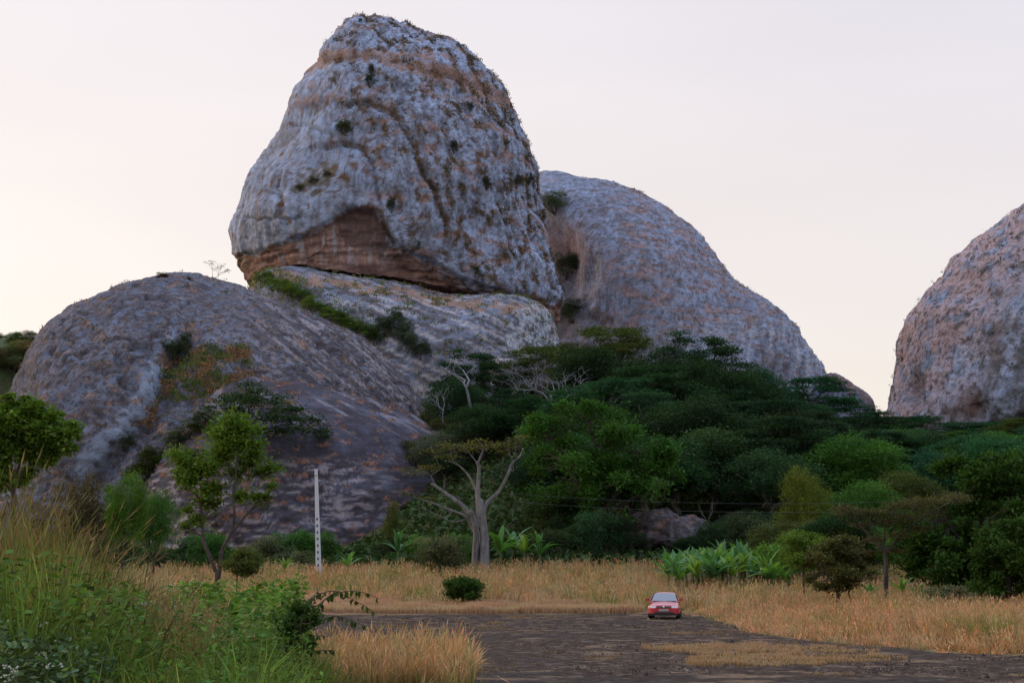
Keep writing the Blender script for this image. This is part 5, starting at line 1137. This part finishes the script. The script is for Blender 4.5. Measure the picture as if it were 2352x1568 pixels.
for k, (px, top, d, lab) in enumerate([(1150, 1168, 152, 'banana plant right beside the pale thick trunk'), (1178, 1160, 155, 'tallest bright banana plant between the pale trunk and the big green tree'), (1205, 1172, 153, 'banana plant under the left rim of the big green tree'), (1240, 1190, 152, 'banana plant in the shade below the big green tree'),
        (800, 1238, 137, 'lone banana plant right of the concrete pole'), (915, 1178, 160, 'upright banana plant before the dark slope, left of the pale-limbed tree'), (655, 1246, 138, 'small banana plant left of the concrete pole'),
        (1905, 1165, 142, 'tall bluish banana plant behind the round yellow-green bush'), (1935, 1158, 145, 'tall banana plant behind the thorn tree, left one'), (1968, 1160, 148, 'tall banana plant behind the thorn tree, right one'),
        (2070, 1290, 96, 'bright banana plant right of the thorn tree stem'), (1995, 1300, 95, 'banana plant between the brownish tree and the thorn tree stem'), (2105, 1300, 97, 'yellow-green banana plant at the foot of the dark big-leaved tree'), (1530, 1235, 140, 'banana plant at the left end of the patch, apart from the others')]):
    x, y, zt_ = at(px, top, d); z = zt1(x, y); banana(x, y, z, max(1.6, (zt_ - z)/1.05), 10, BCOL[(k+1) % 4], lab, None)

# ------------------------------------------------------------------ shrub with arching leafy branches at the edge of the pavement
sd_ = 20.0; Z6 = lambda pts: [(551 + a*.254, 1268 + b*.254) for a, b in pts]
bx, by, _ = at(668, 1480, sd_); bz = zt1(bx, by); org = np.array([bx, by, bz])
shrub = thing('arching_shrub', 'dark shrub with long arching leafy branches reaching over the pavement edge', 'shrub', org)
lfm = []
for s_ in range(3):
    r = np.random.default_rng(60 + s_); n = 6; t = np.linspace(0, 1, n); w = .30*np.sin(np.clip(t*.98 + .02, 0, 1)*math.pi)**.8 + .01
    V = []; Fq = []
    for i in range(n): V += [(t[i], -w[i], -.35*t[i]**2 + w[i]*.2), (t[i], 0, -.35*t[i]**2), (t[i], w[i], -.35*t[i]**2 + w[i]*.2)]
    for i in range(n-1): a = i*3; Fq += [(a, a+3, a+4, a+1), (a+1, a+4, a+5, a+2)]
    lfm.append(mesh_np('leaf', V, [np.array(Fq)], M_LEAF, np.ones((len(V), 3)), True))
rs_ = np.random.default_rng(63)
for ln, sp in ((Z6([(440, 900), (500, 650), (570, 500), (650, 410), (750, 365), (850, 350), (950, 400), (1100, 480), (1195, 545)]), 26), (Z6([(560, 600), (700, 480), (780, 410), (850, 370), (1000, 352), (1130, 375), (1235, 425)]), 22),
               (Z6([(500, 760), (640, 640), (750, 600), (880, 575), (1020, 620), (1165, 672)]), 20), (Z6([(440, 1080), (520, 1000), (650, 905), (760, 880), (880, 882)]), 18), (Z6([(440, 860), (470, 650), (540, 500), (600, 430), (680, 345)]), 16),
               (Z6([(430, 900), (380, 700), (360, 560), (380, 470)]), 12), (Z6([(450, 950), (560, 800), (660, 760), (760, 770)]), 14)):
    p = at([q[0] for q in ln], [q[1] for q in ln], np.full(len(ln), sd_)) - org; p[:, 1] += np.linspace(0, 1, len(p))*rs_.normal()*.4
    p = smoothpath(np.vstack([[0, 0, -.1], p]), 5); V, F = tube(p, np.linspace(.014, .003, len(p)), 5); br = link('branch', MB().add(V, F).mesh('branch', M_BARK, True), shrub, color=(.10, .07, .05))
    for k in range(sp):
        u = .3 + .7*(k + rs_.random()*.6)/sp; q = p[min(len(p)-1, int(u*(len(p)-1)))]
        lf = link('leaf', lfm[int(rs_.integers(3))], br, color=tuple(np.array((.038, .066, .018))*rs_.uniform(.7, 1.4))); s_ = rs_.uniform(.06, .10)
        lf.location = q; lf.scale = (s_,)*3; lf.rotation_euler = (rs_.normal()*.4, rs_.uniform(.2, 1.3), rs_.uniform(0, 6.28))
cl = [(*(at(551 + a*.254, 1268 + b*.254, sd_) - org + (0, rs_.normal()*.25, 0)), r*.254*sd_/FPX, r*.254*sd_/FPX) for a, b, r in [(480, 560, 70), (560, 540, 80), (620, 520, 60), (440, 640, 80), (520, 640, 80), (600, 620, 70), (420, 740, 80), (500, 730, 80), (420, 850, 70), (480, 830, 70), (400, 940, 60), (650, 580, 60), (700, 600, 50), (560, 860, 60), (640, 850, 50), (680, 820, 40)]]
link('foliage', crown_mesh('foliage', cl, 150, .075, rs_, flat=.1, shell=.1, loose=.55), shrub, color=(.045, .085, .02))

# ------------------------------------------------------------------ flowering weeds close to the camera
def weed_mesh(seed):
    r = np.random.default_rng(seed); st, fl = MB(), MB(); lv = []
    for k in range(4):
        a = r.uniform(0, 6.28); tip = np.array([math.cos(a)*r.uniform(.1, .35), math.sin(a)*r.uniform(.1, .35), r.uniform(.75, 1.05)]); limb(st, (0, 0, -.1), tip, .008, .004, r, .2, 5)
        for u in range(18): lv.append(tip*(.25 + .7*r.random()) + r.normal(size=3)*.05)
        for u in range(8):
            q = tip + np.array([*(r.normal(size=2)*.045), .02 + r.normal()*.012]); s_ = r.uniform(.008, .016)
            fl.add(q + s_*np.array([[1, 0, 0], [0, 1, .3], [-1, 0, 0], [0, -1, .3], [0, 0, 1.]]), [np.array([[0, 1, 4], [1, 2, 4], [2, 3, 4], [3, 0, 4]])], (.40, .41, .37) if r.random() < .6 else (.30, .29, .22))
    V, F, c = leaf_quads(np.array(lv), r.normal(size=(len(lv), 3))*(1, 1, .3), .10, r, w=.5, base=np.array([.085, .115, .065]))
    return st.mesh('stem', M_BARK), mesh_np('foliage', V, [F], M_LEAF, c), fl.mesh('flowers', M_GRASS)
WM = [weed_mesh(70 + k) for k in range(3)]
for k, (px, top, d, lab) in enumerate([(6, 1440, 12.5, 'white-flowered weed at the left edge, highest of the low ones'), (26, 1462, 12.2, 'white-flowered weed in the clump by the left edge'), (10, 1500, 11.5, 'white-flowered weed in the bottom left corner, upper one'), (44, 1508, 11.6, 'white-flowered weed right of the corner clump'),
        (112, 1462, 13, 'pair-headed white weed before the dark grass gap, left'), (140, 1460, 13.2, 'pair-headed white weed before the dark grass gap, right'), (84, 1490, 12, 'pale weed low in the dark grass gap'), (262, 1395, 17, 'white-flowered weed under the pale grass stalks, left'), (292, 1393, 17.5, 'white-flowered weed under the pale grass stalks, middle'),
        (318, 1400, 17, 'white-flowered weed under the pale grass stalks, right'), (172, 1395, 15, 'lone white weed head beside the brown grass'), (20, 1545, 10.6, 'grey-leaved weed at the very bottom left'), (70, 1548, 10.7, 'grey-leaved weed at the bottom, second from the left corner'), (415, 1378, 19, 'white-topped weed below the dark seedling stalk')]):
    x, y, zt_ = at(px, top, d); z = zt1(x, y); H = zt_ - z; t = thing('flowering_weed', lab, 'weed', (x, y, z), k*1.7, 'white-flowered weeds', (H*.7, H*.7, H)); m_ = WM[k % 3]
    link('stem', m_[0], t, color=(.09, .10, .05)); link('foliage', m_[1], t, color=(1, 1, 1)); link('flowers', m_[2], t, kind='stuff')

# ------------------------------------------------------------------ concrete pole and wires
M_CONC = principled('concrete', (.47, .48, .50), .85); M_WIRE = principled('wire', (.10, .10, .10), .5)
M_RECESS_SHADE = principled('recess_shade', (.05, .05, .055), .9)  # near-black that stands in for the shade inside the shaft's hollows
pd = 136.; px_, py_, pzt = at(726, 1077, pd); xb, yb, _ = at(733, 1290, pd); zb_ = zt1(xb, yb)
pole = thing('concrete_pole', 'tall tapering pale concrete utility pole standing at the far edge of the field', 'utility pole', (xb, yb, zb_))
Hp = pzt - zb_; mb = MB(); lean = px_ - xb
def ring(z, s): c = lean*z/Hp; return [(c - s, -s*.8, z), (c + s, -s*.8, z), (c + s, s*.8, z), (c - s, s*.8, z)]
lv = [(-.6, .27), (0, .26), (Hp*.5, .195), (Hp*.85, .155), (Hp, .135)]; V = sum([ring(*q) for q in lv], [])
F = [[a*4 + b, a*4 + (b+1) % 4, a*4 + 4 + (b+1) % 4, a*4 + 4 + b] for a in range(len(lv)-1) for b in range(4)] + [[(len(lv)-1)*4 + b for b in range(4)]]
mb.add(V, [np.array(F)]); link('shaft', mb.mesh('shaft', M_CONC), pole)
for k in range(9):
    z = .6 + k*.62; c = lean*z/Hp; s_ = np.interp(z, [q[0] for q in lv], [q[1] for q in lv])
    V, F = boxv(c, -s_*.8 - .002, z, .15, .02, .24); link('recess_shade', MB().add(V, F).mesh('recess_shade', M_RECESS_SHADE), pole)  # dark box set on the face, painting the shade of a hollow
V, F = boxv(lean*.96, -.18, Hp - .5, .3, .08, .08); link('bracket', MB().add(V, F).mesh('bracket', M_CONC), pole)
def wire(a, b, sag, label):
    t = np.linspace(0, 1, 40)[:, None]; p = np.asarray(a)*(1-t) + np.asarray(b)*t; p[:, 2] -= (4*sag*t*(1-t))[:, 0]
    V, F = tube(p, .007, 4); link('power_line', MB().add(V, F).mesh('power_line', M_WIRE), None, label, 'power line', 'overhead wires')
A0 = np.array([px_, py_, pzt - .45]); 
wire(A0, at(2500, 1120, 150.), 2.2, 'upper thin overhead wire running right from the pole top'); wire(A0 - (0, 0, .7), at(2500, 1142, 150.), 2.2, 'lower thin overhead wire running right from below the pole top')

# ------------------------------------------------------------------ loose stones on the pavement
def stone(px, py, w, label, seed):
    x, y = gp(px, py); r = np.random.default_rng(seed); th = np.linspace(0, 2*math.pi, 11)[:-1]; V = [(0, 0, .62*w)]
    for z, s_ in ((.5, .55), (.2, .95), (-.1, 1.0)):
        for a in th: V.append((s_*w*math.cos(a)*r.uniform(.8, 1.2), s_*w*math.sin(a)*r.uniform(.8, 1.2), z*w*r.uniform(.85, 1.15)))
    T = [(0, 1 + k, 1 + (k+1) % 10) for k in range(10)]; Q = [(1 + b*10 + k, 11 + b*10 + k, 11 + b*10 + (k+1) % 10, 1 + b*10 + (k+1) % 10) for b in range(2) for k in range(10)]
    link('stone', mesh_np('stone', V, [np.array(T), np.array(Q)], M_STONE, np.tile((.06, .045, .04), (len(V), 1))), None, label, 'stone', loc=(x, y, .05))
M_STONE = attr_mat('dark_stone', .9, (9, 20), .7, 1.3, .4, .03)
stone(1780, 1502, .20, 'dark stone in the tan grass patch, the larger of two', 1); stone(1742, 1492, .14, 'dark stone in the tan grass patch, the smaller of two', 2)
stone(1086, 1421, .26, 'dark stone at the far edge of the pavement below the round bush', 3); stone(1240, 1418, .22, 'flat dark stone at the far edge of the pavement, nearer the car', 4)

# rock chips and flakes lying all over the pavement (uncountable)
gc = np.random.default_rng(131); n = 11000; yy = 1/gc.uniform(1/84, 1/32.5, n); xx = gc.uniform(-.16, .4, n)*yy
k = slab_mask(xx, yy) > .5; xx, yy = xx[k], yy[k]; k = np.hypot(xx-pc[0], yy-pc[1]) > 1.3; xx, yy = xx[k], yy[k]; n = len(xx)
sz = gc.uniform(.02, .065, n)*(1 + (gc.random(n) < .04)*1.2)*np.sqrt(yy/45); az = gc.uniform(0, 6.28, n); V = []
for q in range(4):
    a = az + q*math.pi/2 + gc.normal(size=n)*.3; r_ = sz*gc.uniform(.7, 1.4, n); V.append(np.stack([xx + r_*np.cos(a), yy + r_*np.sin(a), np.full(n, .02)], -1))
V.append(np.stack([xx + sz*.3*gc.normal(size=n), yy + sz*.3*gc.normal(size=n), .06 + sz*gc.uniform(.35, .8, n)], -1)); V = np.stack(V, 1).reshape(-1, 3)
j = np.arange(n)[:, None]*5; T = np.concatenate([j + [0, 1, 4], j + [1, 2, 4], j + [2, 3, 4], j + [3, 0, 4]])
cc_ = np.array([(.05, .036, .028), (.10, .072, .055), (.17, .13, .105), (.03, .024, .022), (.13, .085, .055)])[gc.choice(5, n, p=[.34, .26, .13, .2, .07])]
link('gravel', mesh_np('gravel', V, [T], M_STONE, np.repeat(cc_, 5, 0)), None, 'dark and pale rock chips strewn over the rock pavement', 'gravel', kind='stuff')

# ------------------------------------------------------------------ the red car
M_RED = principled('red_paint', (.42, .016, .035), .22, 0, .8); M_GLASS = principled('car_glass', (.02, .025, .03), .05, 0, 0, .5, 2.6); M_RUB = principled('rubber', (.015, .015, .016), .85)
M_TRIM = principled('black_trim', (.03, .03, .032), .5); M_LAMP = principled('lamp_glass', (.62, .62, .64), .12, .3); M_CHR = principled('chrome', (.6, .6, .62), .15, 1.0); M_PLATE = principled('plate', (.28, .28, .26), .5); M_AMB = principled('amber_glass', (.6, .2, .04), .2)
cx_, cy_ = gp(1528, 1421)
car = thing('parked_car', 'red sedan parked facing us at the far end of the rock pavement', 'car', (cx_, cy_, .06), math.radians(-8))
# local frame: front towards -y, origin between the wheels on the ground
def loft(mb, secs, close=True):
    n = len(secs[0]); V = np.concatenate([np.array(s, float) for s in secs]); Q = [(a*n + b, a*n + (b+1) % n, a*n + n + (b+1) % n, a*n + n + b) for a in range(len(secs)-1) for b in range(n)]
    mb.add(V, [np.array(Q)])
    if close:
        for a, rev in ((0, True), (len(secs)-1, False)):
            ctr = np.mean(secs[a], 0); T = [(b, (b+1) % n, n) for b in range(n)]; mb.add(np.vstack([secs[a], ctr]), [np.array(T)[:, ::-1] if rev else np.array(T)])
def bsec(y, zb, zt_, w, crown=.05, tuck=.06):
    """rounded body section, 14 points"""
    zm = zb + (zt_-zb)*.62
    half = [(w - tuck*1.2, zb), (w - .015, zb + .09), (w, zm), (w - .05, zt_ - .07), (w - .14, zt_ - .015), (w*.55, zt_ + crown*.6), (0, zt_ + crown)]
    return [(x, y, z) for x, z in half] + [(-x, y, z) for x, z in half[-2::-1]] 
mb = MB()
loft(mb, [bsec(-2.12, .36, .60, .60, .01), bsec(-2.06, .30, .68, .76, .015), bsec(-1.95, .26, .745, .83, .02), bsec(-1.6, .25, .80, .855, .035), bsec(-1.0, .25, .875, .86, .05), bsec(-.75, .25, .905, .86, .05), bsec(0, .25, .915, .865, .03), bsec(1.0, .25, .925, .86, .03), bsec(1.7, .28, .915, .84, .04), bsec(2.1, .32, .87, .78, .03), bsec(2.2, .42, .75, .66, .01)])
link('body', mb.mesh('body', M_RED, True), car)
def csec(y, zb, zt_, wb, wt, cr_=.03):
    half = [(wb, zb), (wb - (wb-wt)*.55, zb + (zt_-zb)*.55), (wt, zt_ - .05), (wt - .09, zt_ - .004), (wt*.5, zt_ + cr_*.7), (0, zt_ + cr_)]
    return [(x, y, z) for x, z in half] + [(-x, y, z) for x, z in half[-2::-1]]
mb = MB(); loft(mb, [csec(-.92, .86, .90, .74, .70, .01), csec(-.25, .87, 1.345, .76, .56), csec(.35, .87, 1.385, .765, .58), csec(.95, .87, 1.345, .76, .56), csec(1.62, .87, .93, .72, .66, .01)])
link('cabin', mb.mesh('cabin', M_RED, True), car)
def panel(pts, m, name, th=.02, parent=car):
    """thin solid panel from a planar outline"""
    P_ = np.array(pts, float); nn = np.cross(P_[1]-P_[0], P_[2]-P_[0]); nn /= np.linalg.norm(nn); n = len(P_); V = np.vstack([P_ - nn*th*.3, P_ + nn*th]); mb = MB(); mb.add(V, [np.array([[k, (k+1) % n, n + (k+1) % n, n + k] for k in range(n)]), np.array([list(range(n, 2*n))])])
    return link(name, mb.mesh(name, m), parent)
def ys(z, y0=-.90, z0=.915, y1=-.265, z1=1.335): return y0 + (y1-y0)*(z-z0)/(z1-z0)
panel([(-.665, ys(.93) - .012, .93), (.665, ys(.93) - .012, .93), (.52, ys(1.325) - .012, 1.325), (0, ys(1.345) - .022, 1.345), (-.52, ys(1.325) - .012, 1.325)], M_GLASS, 'windshield')
for s in (-1, 1):
    o_ = [(s*.775, -.62, .955), (s*.775, .12, .965), (s*.65, .12, 1.30), (s*.64, -.16, 1.285)]; panel(o_ if s > 0 else o_[::-1], M_GLASS, 'side_window', .015)
    o_ = [(s*.775, .18, .965), (s*.765, .92, .965), (s*.655, .78, 1.285), (s*.65, .18, 1.30)]; panel(o_ if s > 0 else o_[::-1], M_GLASS, 'side_window', .015)
    mb = MB(); V, F = boxv(s*.915, -.62, 1.005, .20, .09, .12); mb.add(V, F); V, F = boxv(s*.80, -.60, .965, .09, .05, .04); mb.add(V, F); link('mirror', mb.mesh('mirror', M_RED), car)
    panel([(s*.42, -2.095, .60), (s*.76, -2.02, .60), (s*.74, -2.0, .705), (s*.42, -2.07, .705)] if s > 0 else [(s*.42, -2.07, .705), (s*.74, -2.0, .705), (s*.76, -2.02, .60), (s*.42, -2.095, .60)], M_LAMP, 'headlight', .035)
    panel([(s*.765, -2.03, .60), (s*.83, -1.93, .60), (s*.815, -1.92, .70), (s*.75, -2.01, .70)] if s > 0 else [(s*.75, -2.01, .70), (s*.815, -1.92, .70), (s*.83, -1.93, .60), (s*.765, -2.03, .60)], M_AMB, 'indicator', .03)
panel([(-.40, -2.115, .585), (.40, -2.115, .585), (.38, -2.095, .695), (-.38, -2.095, .695)], M_TRIM, 'grille', .02)
for k in range(3):
    V, F = boxv(0, -2.135, .605 + k*.034, .74, .012, .009); link('grille_bar', MB().add(V, F).mesh('grille_bar', M_CHR), car)
V, F = tube([(0, -2.15, .645), (0, -2.165, .645)], [.055, .045], 10); link('emblem', MB().add(V, F).mesh('emblem', M_CHR), car)
mb = MB(); loft(mb, [[(x, y, z) for x, y in ((-.86, -1.86), (-.80, -2.08), (-.5, -2.17), (0, -2.19), (.5, -2.17), (.80, -2.08), (.86, -1.86), (.5, -1.95), (-.5, -1.95))] for z in (.31, .34, .54, .565)])
link('bumper', mb.mesh('bumper', M_RED, True), car)
panel([(-.52, -2.20, .325), (.52, -2.20, .325), (.52, -2.20, .405), (-.52, -2.20, .405)], M_TRIM, 'air_intake', .015)
panel([(-.26, -2.205, .43), (.26, -2.205, .43), (.26, -2.205, .54), (-.26, -2.205, .54)], M_PLATE, 'number_plate', .015)
V, F = boxv(0, -1.98, .255, 1.5, .16, .12); link('underpan', MB().add(V, F).mesh('underpan', M_TRIM), car)
def lathe(prof, x, side, n=20):
    V = [(x + side*a, r*math.cos(t), r*math.sin(t)) for a, r in prof for t in np.linspace(0, 2*math.pi, n+1)[:-1]]
    Q = [(a*n + b, a*n + (b+1) % n, a*n + n + (b+1) % n, a*n + n + b) for a in range(len(prof)-1) for b in range(n)]; return np.array(V), [np.array(Q)]
for s in (-1, 1):
    for yy in (-1.30, 1.28):
        w_ = link('wheel', MB().add(*lathe([(-.10, .20), (-.10, .29), (-.07, .305), (.07, .305), (.10, .29), (.10, .19)], 0, s)).mesh('wheel', M_RUB, True), car, loc=(s*.735, yy, .30))
        link('rim', MB().add(*lathe([(.085, .20), (.07, .17), (.06, .06), (.085, .03), (.085, .001)], 0, s)).mesh('rim', M_CHR, True), w_)
        V, F = lathe([(.0, .345), (.05, .345), (.05, .30), (.0, .30)], 0, s); link('wheel_arch', MB().add(V, F).mesh('wheel_arch', M_TRIM, True), car, loc=(s*.815, yy, .30))
V, F = boxv(0, -.89, .925, 1.15, .03, .02); link('wiper_cowl', MB().add(V, F).mesh('wiper_cowl', M_TRIM), car)
